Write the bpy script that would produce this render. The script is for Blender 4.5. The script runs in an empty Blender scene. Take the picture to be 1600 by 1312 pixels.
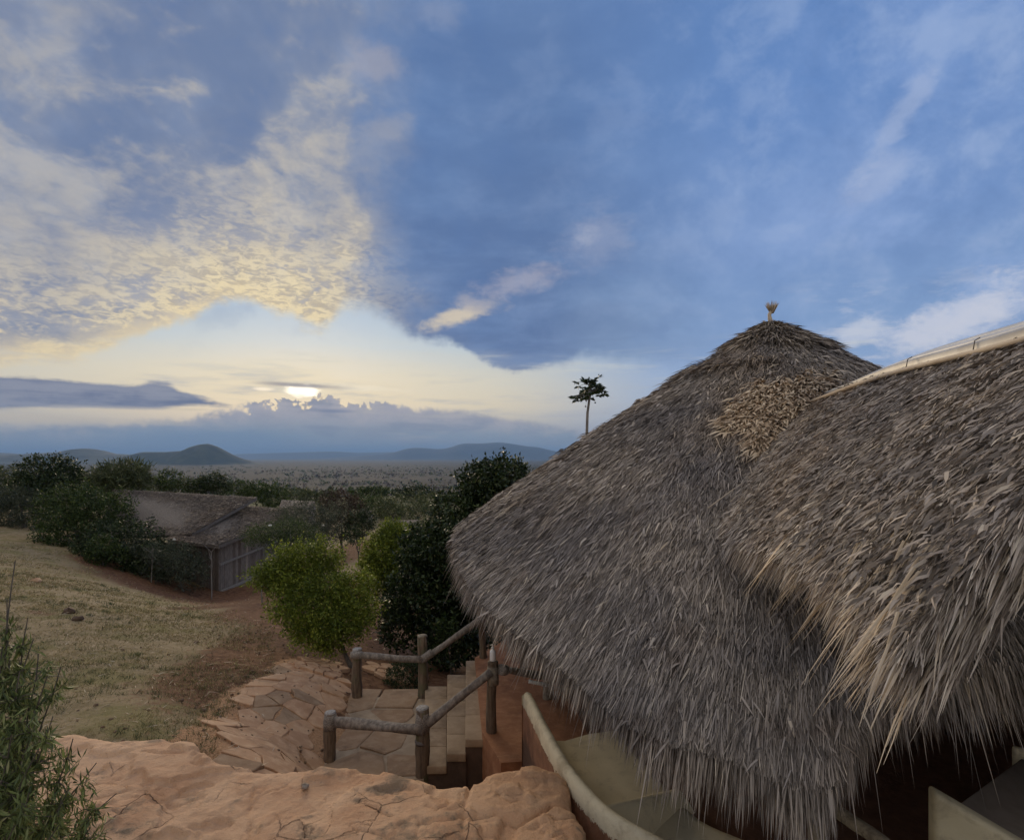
import bpy, math
import numpy as np
from mathutils import Vector

sc = bpy.context.scene
COL = sc.collection
F, CX, HY = 900.0, 800.0, 714.0          # focal length and horizon, in units of the 1600 px wide photograph
R = math.radians

# ------------------------------------------------------------------ camera
cam_data = bpy.data.cameras.new('camera')
cam = bpy.data.objects.new('camera', cam_data); COL.objects.link(cam)
cam.location = (0, 0, 0); cam.rotation_euler = (R(90), 0, 0)
cam_data.sensor_width = 36; cam_data.lens = F/1600*36
cam_data.shift_y = (HY-656)/1600
cam_data.clip_start = 0.05; cam_data.clip_end = 90000
sc.camera = cam
sc.view_settings.view_transform = 'Standard'; sc.view_settings.look = 'None'
sc.view_settings.exposure = 0.0; sc.view_settings.gamma = 1.0
sc.view_settings.use_curve_mapping = False
sc.cycles.use_denoising = True
sc.cycles.max_bounces = 6; sc.cycles.diffuse_bounces = 3; sc.cycles.volume_bounces = 1
sc.cycles.transparent_max_bounces = 8
sc.cycles.use_adaptive_sampling = True; sc.cycles.adaptive_threshold = 0.02

def lin(r, g, b):
    f = lambda c: (c/255/12.92) if c/255 <= 0.04045 else ((c/255+0.055)/1.055)**2.4
    return (f(r), f(g), f(b), 1.0)

# ------------------------------------------------------------------ node helpers
class NT:
    def __init__(s, tree): s.t = tree; s.n = tree.nodes; s.l = tree.links
    def node(s, typ, **kw):
        n = s.n.new(typ)
        for k, v in kw.items(): setattr(n, k, v)
        return n
    def put(s, sock, v):
        if hasattr(v, 'is_output') or isinstance(v, bpy.types.NodeSocket): s.l.new(v, sock)
        else: sock.default_value = v
    def m(s, op, a, b=None, c=None, clamp=False):
        n = s.node('ShaderNodeMath', operation=op); n.use_clamp = clamp
        s.put(n.inputs[0], a)
        if b is not None: s.put(n.inputs[1], b)
        if c is not None: s.put(n.inputs[2], c)
        return n.outputs[0]
    def ss(s, v, a, b):                      # smoothstep a..b (a > b falls)
        n = s.node('ShaderNodeMapRange', interpolation_type='SMOOTHSTEP')
        if a < b: args = (a, b, 0.0, 1.0)
        else: args = (b, a, 1.0, 0.0)
        s.put(n.inputs['Value'], v)
        for k, x in zip(('From Min', 'From Max', 'To Min', 'To Max'), args): s.put(n.inputs[k], x)
        return n.outputs[0]
    def mix(s, f, a, b, mode='MIX'):
        n = s.node('ShaderNodeMix', data_type='RGBA', blend_type=mode)
        s.put(n.inputs[0], f); s.put(n.inputs[6], a); s.put(n.inputs[7], b)
        return n.outputs[2]
    def noise(s, vec, scale, detail=5, rough=0.55, dist=0.0, out=0, lac=2.0):
        n = s.node('ShaderNodeTexNoise'); s.put(n.inputs['Vector'], vec)
        n.inputs['Scale'].default_value = scale; n.inputs['Detail'].default_value = detail
        n.inputs['Roughness'].default_value = rough; n.inputs['Distortion'].default_value = dist
        n.inputs['Lacunarity'].default_value = lac
        return n.outputs[out]
    def vmap(s, vec, scale=(1, 1, 1), rot=(0, 0, 0), loc=(0, 0, 0)):
        n = s.node('ShaderNodeMapping'); s.put(n.inputs['Vector'], vec)
        n.inputs['Scale'].default_value = scale; n.inputs['Rotation'].default_value = rot; n.inputs['Location'].default_value = loc
        return n.outputs[0]
    def ramp(s, f, stops, interp='LINEAR'):
        n = s.node('ShaderNodeValToRGB'); s.put(n.inputs[0], f); cr = n.color_ramp; cr.interpolation = interp
        while len(cr.elements) < len(stops): cr.elements.new(0.5)
        for e, (p, c) in zip(cr.elements, stops):
            e.position = p; e.color = c if len(c) == 4 else (*c, 1)
        return n.outputs[0]
    def curve(s, v, pts):
        n = s.node('ShaderNodeFloatCurve'); s.put(n.inputs['Value'], v)
        c = n.mapping.curves[0]; n.mapping.use_clip = True
        while len(c.points) < len(pts): c.points.new(0.5, 0.5)
        for p, (x, y) in zip(c.points, sorted(pts)): p.location = (x, y); p.handle_type = 'AUTO_CLAMPED'
        n.mapping.update()
        return n.outputs[0]

# ------------------------------------------------------------------ sky
world = bpy.data.worlds.new('World'); sc.world = world; world.use_nodes = True
SUN_AZ = math.atan((470-CX)/F); SUN_EL = math.atan((HY-609)/math.hypot(F, 470-CX))
def azu(px): return (math.atan((px-CX)/F)/R(50)+1)/2            # azimuth -50..50 degrees -> 0..1
def elv(px, py): return math.atan((HY-py)/math.hypot(F, px-CX))   # elevation in radians
def build_sky():
    w = NT(world.node_tree); w.n.clear()
    out = w.node('ShaderNodeOutputWorld'); bg = w.node('ShaderNodeBackground')
    w.l.new(bg.outputs[0], out.inputs[0]); bg.inputs[1].default_value = 0.1
    tc = w.node('ShaderNodeTexCoord'); D = tc.outputs['Generated']
    sp = w.node('ShaderNodeSeparateXYZ'); w.l.new(D, sp.inputs[0]); X, Y, Z = sp.outputs
    az = w.m('ARCTAN2', X, Y)
    hor = w.m('SQRT', w.m('ADD', w.m('MULTIPLY', X, X), w.m('MULTIPLY', Y, Y)))
    el = w.m('ARCTAN2', Z, hor)
    u = w.m('ADD', w.m('MULTIPLY', az, 1/R(100)), 0.5, clamp=True)
    E = 0.75
    def edge(pts): return w.m('MULTIPLY', w.curve(u, [(azu(x), elv(x, y)/E) for x, y in pts]), E)
    def wcurve(pts): return w.curve(u, [(azu(x), y) for x, y in pts])
    # cloud-plane coordinates (a flat deck overhead)
    zz = w.m('ADD', w.m('MAXIMUM', Z, 0.0), 0.12)
    cb = w.node('ShaderNodeCombineXYZ'); w.put(cb.inputs[0], w.m('DIVIDE', X, zz)); w.put(cb.inputs[1], w.m('DIVIDE', Y, zz))
    PL = cb.outputs[0]
    # low bands: stretched along the horizon
    LO = w.vmap(D, scale=(1, 1, 3.5))
    n_lo = w.noise(LO, 7.0, 7, 0.6)
    n_lo2 = w.noise(w.vmap(D, scale=(1, 1, 9)), 5.0, 6, 0.62)
    n_pl = w.noise(PL, 1.1, 8, 0.55, 0.3)
    n_fine = w.noise(w.vmap(PL, rot=(0, 0, 0.5), scale=(1, 1.7, 1)), 7.5, 5, 0.62, 0.4)
    n_big = w.noise(PL, 0.45, 4, 0.5, loc if False else 0.2)
    n_edge = w.noise(D, 14.0, 6, 0.6)
    n_fray = w.noise(D, 45.0, 5, 0.65, .3)
    mott = w.noise(w.vmap(D, scale=(1, 1, 1.25), rot=(0, .5, 0)), 11.0, 6, 0.6, .2)
    warp = w.noise(D, 6.0, 4, 0.6)
    c = lambda n, k: w.m('MULTIPLY', w.m('SUBTRACT', n, 0.5), k)
    # clear air: Nishita, tinted by a gradient of elevation
    sky = w.node('ShaderNodeTexSky', sky_type='NISHITA'); sky.sun_disc = False
    sky.sun_elevation = SUN_EL; sky.sun_rotation = SUN_AZ; sky.air_density = 1.0; sky.dust_density = 1.5; sky.ozone_density = 2.0
    nis = w.mix(1.0, sky.outputs[0], (0.10, 0.10, 0.10, 1), 'MULTIPLY')
    g = w.m('DIVIDE', el, 1.2, clamp=True)
    deg = lambda d: R(d)/1.2
    left = w.ramp(g, [(0, lin(110, 138, 168)), (deg(2.5), lin(176, 178, 180)), (deg(5), lin(222, 211, 188)), (deg(7.5), lin(214, 212, 200)),
                      (deg(10.5), lin(184, 203, 217)), (deg(15), lin(158, 188, 218)), (deg(22), lin(112, 148, 200)), (deg(36), lin(86, 126, 190)), (1, lin(80, 118, 180))])
    right = w.ramp(g, [(0, lin(140, 165, 205)), (deg(6), lin(150, 178, 220)), (deg(12), lin(134, 165, 212)), (deg(20), lin(120, 153, 208)),
                       (deg(30), lin(102, 141, 202)), (deg(42), lin(90, 130, 190)), (1, lin(80, 118, 180))])
    base = w.mix(w.ss(az, math.atan(-60/F), math.atan(360/F)), left, right)
    base = w.mix(0.12, base, nis)
    # thin veil on the right
    vr = w.noise(w.vmap(D, scale=(1, 1, 1.5), rot=(0, 0.6, 0)), 4.0, 8, 0.62, 0.3)
    veil = w.m('MULTIPLY', w.ss(vr, 0.42, 0.75), wcurve([(700, 0), (1000, .25), (1250, .55), (1400, .75), (1600, .7)]))
    base = w.mix(w.m('MULTIPLY', veil, w.ss(el, 1.0, 0.3)), base, lin(160, 184, 228))
    puffs = w.m('MULTIPLY', w.ss(w.m('ADD', w.noise(LO, 9, 8, 0.62), c(n_fine, .25)), 0.52, 0.68),
                w.m('MULTIPLY', wcurve([(1150, 0), (1290, .8), (1400, 1), (1600, 1)]), w.ss(el, R(17), R(10))))
    base = w.mix(puffs, base, lin(190, 200, 222))
    # upper deck -------------------------------------------------------------
    e1 = edge([(0, 560), (100, 550), (200, 524), (300, 492), (380, 470), (430, 478), (505, 506), (545, 486), (575, 492), (625, 514), (680, 528),
               (725, 535), (760, 560), (840, 570), (930, 566), (1020, 580), (1120, 605), (1250, 640), (1600, 690)])
    de = w.m('ADD', w.m('SUBTRACT', el, e1), w.m('ADD', c(n_edge, .045), w.m('ADD', c(warp, .045), c(n_lo, .03))))
    soft = w.ss(az, math.atan(200/F), math.atan(420/F))
    de = w.m('ADD', w.m('ADD', de, c(n_fray, .02)), .012)
    sft = wcurve([(0, .1), (300, .25), (500, .35), (555, 1), (640, .5), (700, .2), (760, .1), (950, .8), (1600, 1)])
    de = w.m('ADD', de, w.m('MULTIPLY', sft, -.008))
    dsh = w.m('MULTIPLY', w.m('ADD', de, .006), w.m('DIVIDE', 1.0, w.m('ADD', .014, w.m('MULTIPLY', sft, .035))))
    deck = w.m('MULTIPLY', w.ss(dsh, 0.0, 1.0), wcurve([(0, 1), (800, 1), (920, .8), (1050, .45), (1250, .12), (1600, .1)]))
    deck = w.m('MULTIPLY', deck, w.ss(w.m('ADD', el, c(n_big, .3)), 1.35, 0.75))
    # colour of the deck: blue-grey body
    topc = w.mix(w.ss(el, R(14), R(33)), lin(98, 122, 163), lin(96, 127, 174))
    blot = w.noise(w.vmap(PL, rot=(0, 0, 0.7), scale=(1, 1.5, 1)), 1.6, 7, 0.6, 0.3)
    body = w.mix(w.ss(blot, 0.36, 0.68), w.mix(0.5, topc, lin(88, 114, 160)), w.mix(0.5, topc, lin(118, 146, 190)))
    uw = w.m('ADD', u, w.m('ADD', c(warp, .10), c(n_edge, .05)), clamp=True)
    leftness = w.curve(uw, [(azu(x), y) for x, y in [(0, 1), (450, 1), (535, .9), (580, .3), (640, .12), (700, 0), (1600, 0)]])
    greyl = w.mix(w.ss(warp, 0.35, 0.65), lin(112, 128, 160), lin(146, 152, 168))
    greyl = w.mix(w.m('MULTIPLY', w.ss(n_pl, .35, .55), w.ss(de, .28, .05)), greyl, lin(186, 180, 176))
    body = w.mix(w.m('MULTIPLY', leftness, 0.85), body, greyl)
    # rounded puffs high up, rippled bright cloud towards the lower edge
    pv = w.vmap(D, rot=(0, -.75, 0), scale=(1.0, 1, 1.8))
    puff = w.noise(pv, 8.5, 6, 0.55, .4)
    small = w.noise(w.vmap(D, rot=(0, -.3, 0), scale=(1, 1, 1.7)), 34.0, 4, 0.6, .6)
    rip = w.noise(w.vmap(D, rot=(0, .15, 0), scale=(1, 1, 2.6)), 60.0, 4, 0.6, .8)
    near = w.ss(de, 0.26, 0.02)
    hi = w.ss(w.m('ADD', puff, w.m('ADD', c(small, .26), c(warp, .55))), 0.42, 0.70)
    lo = w.ss(w.m('ADD', w.m('ADD', puff, c(small, .55)), w.m('ADD', c(rip, .45), c(warp, .35))), 0.30, 0.54)
    lit = w.m('MULTIPLY', w.m('ADD', w.m('MULTIPLY', hi, w.m('SUBTRACT', 1.0, near)), w.m('MULTIPLY', lo, near), clamp=True), leftness)
    lit = w.m('MULTIPLY', lit, w.ss(de, 0.66, 0.2))
    lit = w.m('MULTIPLY', lit, w.curve(u, [(azu(x), y) for x, y in [(0, .8), (120, .75), (250, .95), (450, 1), (1600, 1)]]))
    cream = w.mix(w.ss(de, 0.22, 0.0), lin(190, 184, 176), w.mix(w.ss(w.m('ADD', rip, c(small, .5)), .38, .60), lin(196, 182, 158), lin(244, 225, 182)))
    body = w.mix(lit, body, cream)
    rim = w.m('MULTIPLY', w.m('MULTIPLY', w.ss(de, 0.05, 0.0), wcurve([(0, 1), (250, .9), (420, .5), (540, .4), (600, .1), (640, .05), (900, .0), (1600, 0)])), 0.85)
    body = w.mix(rim, body, lin(240, 218, 172))
    base = w.mix(deck, base, body)
    # cream wisps crossing the middle, rising to the right
    def blob(px, py, rx, ry, rot, col, amt, nz, kn=1.3, lo=0.0, hi=0.8):
        a0, e0 = math.atan((px-CX)/F), elv(px, py)
        da = w.m('SUBTRACT', az, a0); d_e = w.m('SUBTRACT', el, e0)
        cr, sr = math.cos(rot), math.sin(rot)
        p = w.m('DIVIDE', w.m('ADD', w.m('MULTIPLY', da, cr), w.m('MULTIPLY', d_e, sr)), rx/F)
        q = w.m('DIVIDE', w.m('SUBTRACT', w.m('MULTIPLY', d_e, cr), w.m('MULTIPLY', da, sr)), ry/F)
        rr = w.m('SQRT', w.m('ADD', w.m('MULTIPLY', p, p), w.m('MULTIPLY', q, q)))
        mk = w.m('ADD', w.m('SUBTRACT', 1.0, rr), c(nz, kn))
        return w.m('MULTIPLY', w.ss(mk, lo, hi), amt), col
    wisp = w.noise(w.vmap(D, scale=(1, 1, 2.2), rot=(0, 0.45, 0)), 13, 7, 0.62, 0.2)
    wispf = w.m('ADD', w.m('MULTIPLY', wisp, .6), w.m('MULTIPLY', w.noise(w.vmap(D, scale=(1, 1, 1.6), rot=(0, .4, 0)), 30, 6, .65, .4), .4))
    for args in [(712, 497, 70, 20, .3, lin(216, 202, 180), .95, wispf, 2.6), (745, 474, 60, 18, -.1, lin(176, 172, 178), .7, wispf, 2.6), (820, 440, 95, 26, .15, lin(160, 162, 182), .8, wispf, 2.8),
                 (935, 375, 75, 60, .4, lin(146, 158, 188), .6, wispf, 2.4), (915, 370, 26, 20, .2, lin(172, 178, 198), .5, wispf, 3.0), (1400, 195, 90, 22, .85, lin(172, 186, 216), .5, wispf, 3.0), (1375, 280, 60, 28, .6, lin(168, 182, 214), .45, wispf, 2.2),
                 (585, 95, 60, 30, .1, lin(156, 158, 174), .7, wispf, 2.2), (690, 18, 60, 22, 0, lin(136, 150, 180), .55, wispf, 2.2),
                 (605, 200, 60, 24, .3, lin(156, 160, 174), .6, wispf, 2.4), (1500, 500, 110, 46, .35, lin(212, 214, 226), .85, wispf, 3.2),
                 (1345, 515, 48, 26, .5, lin(200, 207, 224), .75, wispf, 3.0)]:
        mk, col = blob(*args); base = w.mix(mk, base, col)
    base = w.mix(w.m('MULTIPLY', w.m('MULTIPLY', w.ss(mott, .46, .70), w.ss(el, R(7), R(14))), wcurve([(0, .10), (600, .10), (900, .12), (1150, .26), (1600, .42)])), base, lin(172, 190, 222))
    base = w.mix(w.m('MULTIPLY', w.m('MULTIPLY', w.ss(mott, .5, .3), w.ss(el, R(7), R(14))), .22), base, lin(84, 116, 168))
    # warm band and glow round the hidden sun --------------------------------
    sd = w.m('ADD', w.m('POWER', w.m('DIVIDE', w.m('SUBTRACT', az, SUN_AZ), 0.30), 2.0), w.m('POWER', w.m('DIVIDE', w.m('SUBTRACT', el, SUN_EL+0.004), 0.055), 2.0))
    glow = w.m('MULTIPLY', w.m('EXPONENT', w.m('MULTIPLY', sd, -1.0)), w.m('ADD', 0.55, c(n_lo2, 1.6)), clamp=True)
    base = w.mix(glow, base, lin(248, 230, 190))
    stre = w.m('MULTIPLY', w.ss(n_lo2, 0.5, 0.72), w.m('MULTIPLY', w.ss(el, R(12), R(8)), w.ss(el, R(2), R(4))))
    base = w.mix(w.m('MULTIPLY', stre, .6), base, w.mix(w.ss(el, R(6), R(9)), lin(180, 182, 190), lin(214, 214, 206)))
    # sun burning through
    s2 = w.m('ADD', w.m('POWER', w.m('DIVIDE', w.m('SUBTRACT', az, SUN_AZ), 0.036), 2.0), w.m('POWER', w.m('DIVIDE', w.m('SUBTRACT', el, SUN_EL-.002), 0.012), 2.0))
    hot = w.m('EXPONENT', w.m('MULTIPLY', s2, -1.0))
    hn = w.noise(w.vmap(D, scale=(1, 1, 3.0)), 22, 5, .6)
    base = w.mix(w.m('MULTIPLY', w.ss(hot, 0.0, .9), .8), base, (1.05, .92, .66, 1))
    base = w.mix(w.m('MULTIPLY', w.ss(w.m('ADD', hot, c(hn, 1.6)), 0.40, 0.75), w.ss(hot, .12, .4)), base, (1.8, 1.6, 1.25, 1))
    for a_ in [(412, 608, 20, 3.5, 0, (1.3, 1.1, .8, 1), .9, hn, 1.2), (562, 606, 60, 7, -.05, (1.05, .92, .68, 1), .75, hn, 2.0), (300, 640, 60, 4, 0, lin(226, 208, 176), .6, n_lo2, 2.0)]:
        mk, col = blob(*a_); base = w.mix(mk, base, col)
    # small dark bar above the sun
    mk, col = blob(470, 602, 95, 5, -.02, lin(166, 158, 156), .9, n_edge, .8); base = w.mix(mk, base, col)
    # cumulus bank ------------------------------------------------------------
    e3 = edge([(0, 655), (200, 655), (330, 642), (392, 632), (420, 628), (450, 630), (480, 630), (510, 618), (535, 624), (562, 634), (600, 630), (640, 634), (680, 638), (735, 640), (770, 648), (840, 657), (900, 668), (1000, 690), (1600, 700)])
    cumn = w.noise(w.vmap(D, scale=(1, 1, .8)), 24.0, 5, 0.55)
    cumb = w.m('ADD', w.m('ABSOLUTE', w.m('SUBTRACT', w.noise(D, 34.0, 3, .5), .5)), w.m('MULTIPLY', w.m('ABSOLUTE', w.m('SUBTRACT', w.noise(D, 70.0, 3, .5), .5)), .5))
    amp = wcurve([(0, .3), (370, .4), (400, .85), (560, .85), (610, .4), (700, .25), (1600, .2)])
    d3 = w.m('ADD', w.m('SUBTRACT', e3, el), w.m('MULTIPLY', amp, w.m('ADD', c(cumn, .035), w.m('SUBTRACT', .012, w.m('MULTIPLY', cumb, .10)))))
    bsh = wcurve([(0, .12), (380, .2), (420, .95), (560, .95), (640, .3), (1600, .12)])
    bank = w.ss(w.m('MULTIPLY', d3, bsh), -0.0004, 0.0026)
    dep = w.ss(el, R(5.5), R(1.0))
    bcol = w.mix(w.ss(w.m('ADD', dep, c(n_lo2, .5)), 0.1, .95), lin(174, 171, 178), lin(146, 158, 172))
    bcol = w.mix(w.m('MULTIPLY', w.ss(n_lo, .45, .65), .5), bcol, lin(148, 152, 166))
    edgeg = w.m('MULTIPLY', w.ss(d3, 0.006, 0.0), w.m('EXPONENT', w.m('MULTIPLY', w.m('POWER', w.m('DIVIDE', w.m('SUBTRACT', az, SUN_AZ), 0.12), 2.0), -1.0)))
    bcol = w.mix(edgeg, bcol, lin(250, 222, 170))
    bcol = w.mix(w.m('MULTIPLY', w.m('MULTIPLY', w.ss(w.noise(D, 28, 5, .6), .42, .62), w.ss(d3, .05, .0)), .5), bcol, lin(196, 188, 186))
    bcol = w.mix(w.m('MULTIPLY', w.ss(w.noise(w.vmap(D, scale=(1, 1, 4)), 12, 6, .6), .5, .66), .45), bcol, lin(126, 134, 156))
    bcol = w.mix(w.m('MULTIPLY', w.m('MULTIPLY', w.ss(n_lo2, .5, .64), w.ss(el, R(1), R(2.5))), .45), bcol, lin(198, 190, 182))
    base = w.mix(bank, base, bcol)
    # rain-blue under the bank
    mk, col = blob(330, 688, 190, 26, 0, lin(116, 142, 170), .7, n_edge, .5); base = w.mix(mk, base, col)
    mk, col = blob(620, 706, 420, 17, 0, lin(118, 146, 176), .6, n_edge, .4); base = w.mix(mk, base, col)
    # long grey bar on the left
    e4 = edge([(0, 586), (60, 588), (140, 597), (210, 602), (240, 598), (290, 612), (350, 628), (400, 640), (440, 646), (1600, 646)])
    e5 = edge([(0, 640), (100, 636), (230, 640), (330, 637), (400, 642), (440, 646), (1600, 646)])
    up = w.ss(w.m('ADD', w.m('SUBTRACT', e4, el), w.m('ADD', c(n_edge, .022), c(n_lo2, .03))), -0.002, 0.006)
    dn = w.ss(w.m('ADD', w.m('SUBTRACT', el, e5), w.m('ADD', c(n_lo2, .02), c(n_edge, .01))), -0.003, 0.006)
    bar = w.m('MULTIPLY', w.m('MULTIPLY', up, dn), wcurve([(0, 1), (370, 1), (420, .3), (450, 0), (1600, 0)]))
    base = w.mix(bar, base, w.mix(w.ss(w.m('ADD', n_lo2, c(n_edge, .5)), .38, .62), lin(110, 118, 144), lin(148, 150, 164)))
    mk, col = blob(90, 655, 160, 9, 0, lin(214, 200, 178), .75, n_lo2, 2.0); base = w.mix(mk, base, col)
    mk, col = blob(520, 642, 50, 5, 0, lin(122, 130, 156), .7, n_edge, .8); base = w.mix(mk, base, col)
    # below the horizon: ground-coloured
    base = w.mix(w.ss(el, R(-0.2), R(-3)), base, lin(95, 98, 92))
    # broad bright cloud sheet added out of view, behind and overhead, as fill light
    back = w.m('MULTIPLY', w.ss(Y, 0.1, -0.5), w.ss(el, R(-1), R(8)))
    base = w.mix(w.m('MULTIPLY', back, w.ss(n_pl, .35, .6)), base, lin(242, 234, 222))
    over = w.m('MULTIPLY', w.ss(el, R(46), R(62)), w.ss(n_pl, .3, .55)); base = w.mix(over, base, lin(222, 216, 208))
    fin = w.mix(1.0, base, (10, 10, 10, 1), 'MULTIPLY')
    w.l.new(fin, bg.inputs[0])
    world.cycles.sampling_method = 'MANUAL'; world.cycles.sample_map_resolution = 512
build_sky()

sun_d = bpy.data.lights.new('sun', 'SUN'); sun_d.energy = 2.2; sun_d.angle = R(28); sun_d.color = (1.0, 0.80, 0.54)
sun = bpy.data.objects.new('sun', sun_d); COL.objects.link(sun)
sdir = Vector((math.sin(SUN_AZ)*math.cos(R(13)), math.cos(SUN_AZ)*math.cos(R(13)), math.sin(R(13))))
sun.rotation_euler = (-sdir).to_track_quat('-Z', 'Y').to_euler()

# ------------------------------------------------------------------ helpers
rng = np.random.default_rng(7)
def P(px, py, d): return np.array([(px-CX)/F*d, d, -(py-HY)/F*d])
def tag(o, label=None, cat=None, group=None, kind=None):
    if label: o['label'] = label
    if cat: o['category'] = cat
    if group: o['group'] = group
    if kind: o['kind'] = kind
    return o
def empty(name, loc, label, cat, group=None):
    o = bpy.data.objects.new(name, None); COL.objects.link(o); o.location = [float(v) for v in loc]
    o.empty_display_size = 0.2
    return tag(o, label, cat, group)
def link(name, me, mats, parent=None, loc=None):
    o = bpy.data.objects.new(name, me); COL.objects.link(o)
    if mats is not None and not me.materials:
        for m_ in (mats if isinstance(mats, (list, tuple)) else [mats]): me.materials.append(m_)
    if parent is not None:
        o.parent = parent
        if loc is not None: o.location = loc
        else: o.location = -Vector(parent_world(parent))
    elif loc is not None: o.location = loc
    return o
def parent_world(o):
    p = Vector((0, 0, 0))
    while o is not None: p = p+o.location; o = o.parent
    return p
def raw(name, V, faces_by_n, smooth=False):
    """faces_by_n: list of int arrays (n_faces, k)."""
    me = bpy.data.meshes.new(name); V = np.asarray(V, dtype=np.float32)
    fl = [np.asarray(f, dtype=np.int32) for f in faces_by_n if len(f)]
    me.vertices.add(len(V)); me.vertices.foreach_set('co', V.ravel())
    loops = np.concatenate([f.ravel() for f in fl]); sizes = np.concatenate([np.full(len(f), f.shape[1], dtype=np.int32) for f in fl])
    starts = np.concatenate([[0], np.cumsum(sizes)[:-1]]).astype(np.int32)
    me.loops.add(len(loops)); me.loops.foreach_set('vertex_index', loops)
    me.polygons.add(len(sizes)); me.polygons.foreach_set('loop_start', starts); me.polygons.foreach_set('loop_total', sizes)
    if smooth: me.polygons.foreach_set('use_smooth', np.ones(len(sizes), dtype=bool))
    me.update(calc_edges=True); me.validate()
    return me
def grid_faces(nu, nv, wrap=False):
    i = np.arange(nu-1 if not wrap else nu)[:, None]; j = np.arange(nv-1)[None, :]
    a = i*nv+j; b = ((i+1) % nu)*nv+j
    return np.stack([a, b, b+1, a+1], -1).reshape(-1, 4)
def norm(v): return v/np.maximum(np.linalg.norm(v, axis=-1, keepdims=True), 1e-9)

def hash2(ix, iy, seed):
    h = (ix.astype(np.int64)*374761393+iy.astype(np.int64)*668265263+seed*974634777) & 0x7fffffff
    h = (h ^ (h >> 13))*1274126177 & 0x7fffffff
    return ((h ^ (h >> 16)) & 0xffff)/65535.0
def vnoise(x, y, seed=0):
    ix, iy = np.floor(x), np.floor(y); fx, fy = x-ix, y-iy
    fx = fx*fx*(3-2*fx); fy = fy*fy*(3-2*fy)
    a = hash2(ix, iy, seed); b = hash2(ix+1, iy, seed); c_ = hash2(ix, iy+1, seed); d = hash2(ix+1, iy+1, seed)
    return (a*(1-fx)+b*fx)*(1-fy)+(c_*(1-fx)+d*fx)*fy
def fbm(x, y, oct=4, seed=0):
    s, a = 0, 0.5
    for k in range(oct): s = s+a*(vnoise(x*2**k+k*17.3, y*2**k-k*9.1, seed+k)-0.5)*2; a *= 0.5
    return s

# ------------------------------------------------------------------ materials
def new_mat(name):
    m_ = bpy.data.materials.new(name); m_.use_nodes = True; t = NT(m_.node_tree)
    return m_, t, t.n['Principled BSDF']
def bump(t, b, h, strength=0.5, dist=0.02):
    n = t.node('ShaderNodeBump'); n.inputs['Strength'].default_value = strength; n.inputs['Distance'].default_value = dist
    t.put(n.inputs['Height'], h); t.l.new(n.outputs[0], b.inputs['Normal'])
def objc(t): return t.node('ShaderNodeTexCoord').outputs['Object']
def geoP(t): return t.node('ShaderNodeNewGeometry').outputs['Position']
def isl(t): return t.node('ShaderNodeNewGeometry').outputs['Random Per Island']
def straw_mat(name, stops, rough=0.75, nscale=0.9):
    m_, t, b = new_mat(name)
    col = t.ramp(isl(t), stops)
    big = t.noise(geoP(t), nscale, 4, 0.6)
    col = t.mix(t.ss(big, 0.3, 0.7), t.mix(1.0, col, (0.72, 0.72, 0.76, 1), 'MULTIPLY'), t.mix(1.0, col, (1.2, 1.15, 1.08, 1), 'MULTIPLY'))
    m2 = t.noise(t.vmap(geoP(t), loc=(7, 2, 3)), 2.6, 6, 0.7, .6); m3 = t.noise(geoP(t), 0.55, 3, .5)
    col = t.mix(t.m('MULTIPLY', t.ss(m2, .54, .68), .5), col, t.mix(1.0, col, (.52, .44, .38, 1), 'MULTIPLY'))
    col = t.mix(t.m('MULTIPLY', t.ss(m3, .5, .62), .4), col, t.mix(1.0, col, (1.12, .98, .80, 1), 'MULTIPLY'))
    t.put(b.inputs['Base Color'], col); b.inputs['Roughness'].default_value = rough
    b.inputs['Specular IOR Level'].default_value = 0.25
    return m_
M = {}
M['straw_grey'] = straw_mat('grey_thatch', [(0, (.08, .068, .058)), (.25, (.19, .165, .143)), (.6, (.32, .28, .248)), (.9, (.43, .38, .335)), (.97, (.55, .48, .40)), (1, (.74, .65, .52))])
M['straw_warm'] = straw_mat('warm_thatch', [(0, (.09, .070, .056)), (.2, (.26, .215, .18)), (.5, (.46, .405, .358)), (.78, (.60, .54, .485)), (.93, (.70, .625, .53)), (1, (.84, .78, .67))])
M['straw_tan'] = straw_mat('tan_thatch', [(0, (.20, .15, .105)), (.3, (.42, .335, .25)), (.6, (.58, .485, .37)), (.85, (.70, .60, .46)), (1, (.82, .73, .57))])
M['straw_cap'] = straw_mat('cap_thatch', [(0, (.09, .07, .055)), (.4, (.24, .20, .165)), (.75, (.36, .30, .24)), (1, (.60, .51, .39))])
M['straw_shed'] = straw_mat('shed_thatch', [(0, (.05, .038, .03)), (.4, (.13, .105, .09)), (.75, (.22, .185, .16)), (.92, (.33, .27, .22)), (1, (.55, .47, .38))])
M['frond'] = straw_mat('dry_palm_leaf', [(0, (.28, .20, .12)), (.4, (.50, .41, .30)), (.7, (.60, .52, .42)), (1, (.72, .60, .42))])
def thatch_base():
    m_, t, b = new_mat('thatch_underlayer'); o = geoP(t)
    n1 = t.noise(o, 38, 4, 0.7); n2 = t.noise(o, 2.0, 4)
    t.put(b.inputs['Base Color'], t.mix(t.ss(n1, .3, .7), (.09, .074, .062, 1), t.mix(n2, (.20, .17, .145, 1), (.25, .21, .17, 1))))
    b.inputs['Roughness'].default_value = 0.95; bump(t, b, n1, 0.8, 0.03); return m_
M['thatch_base'] = thatch_base()
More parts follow.
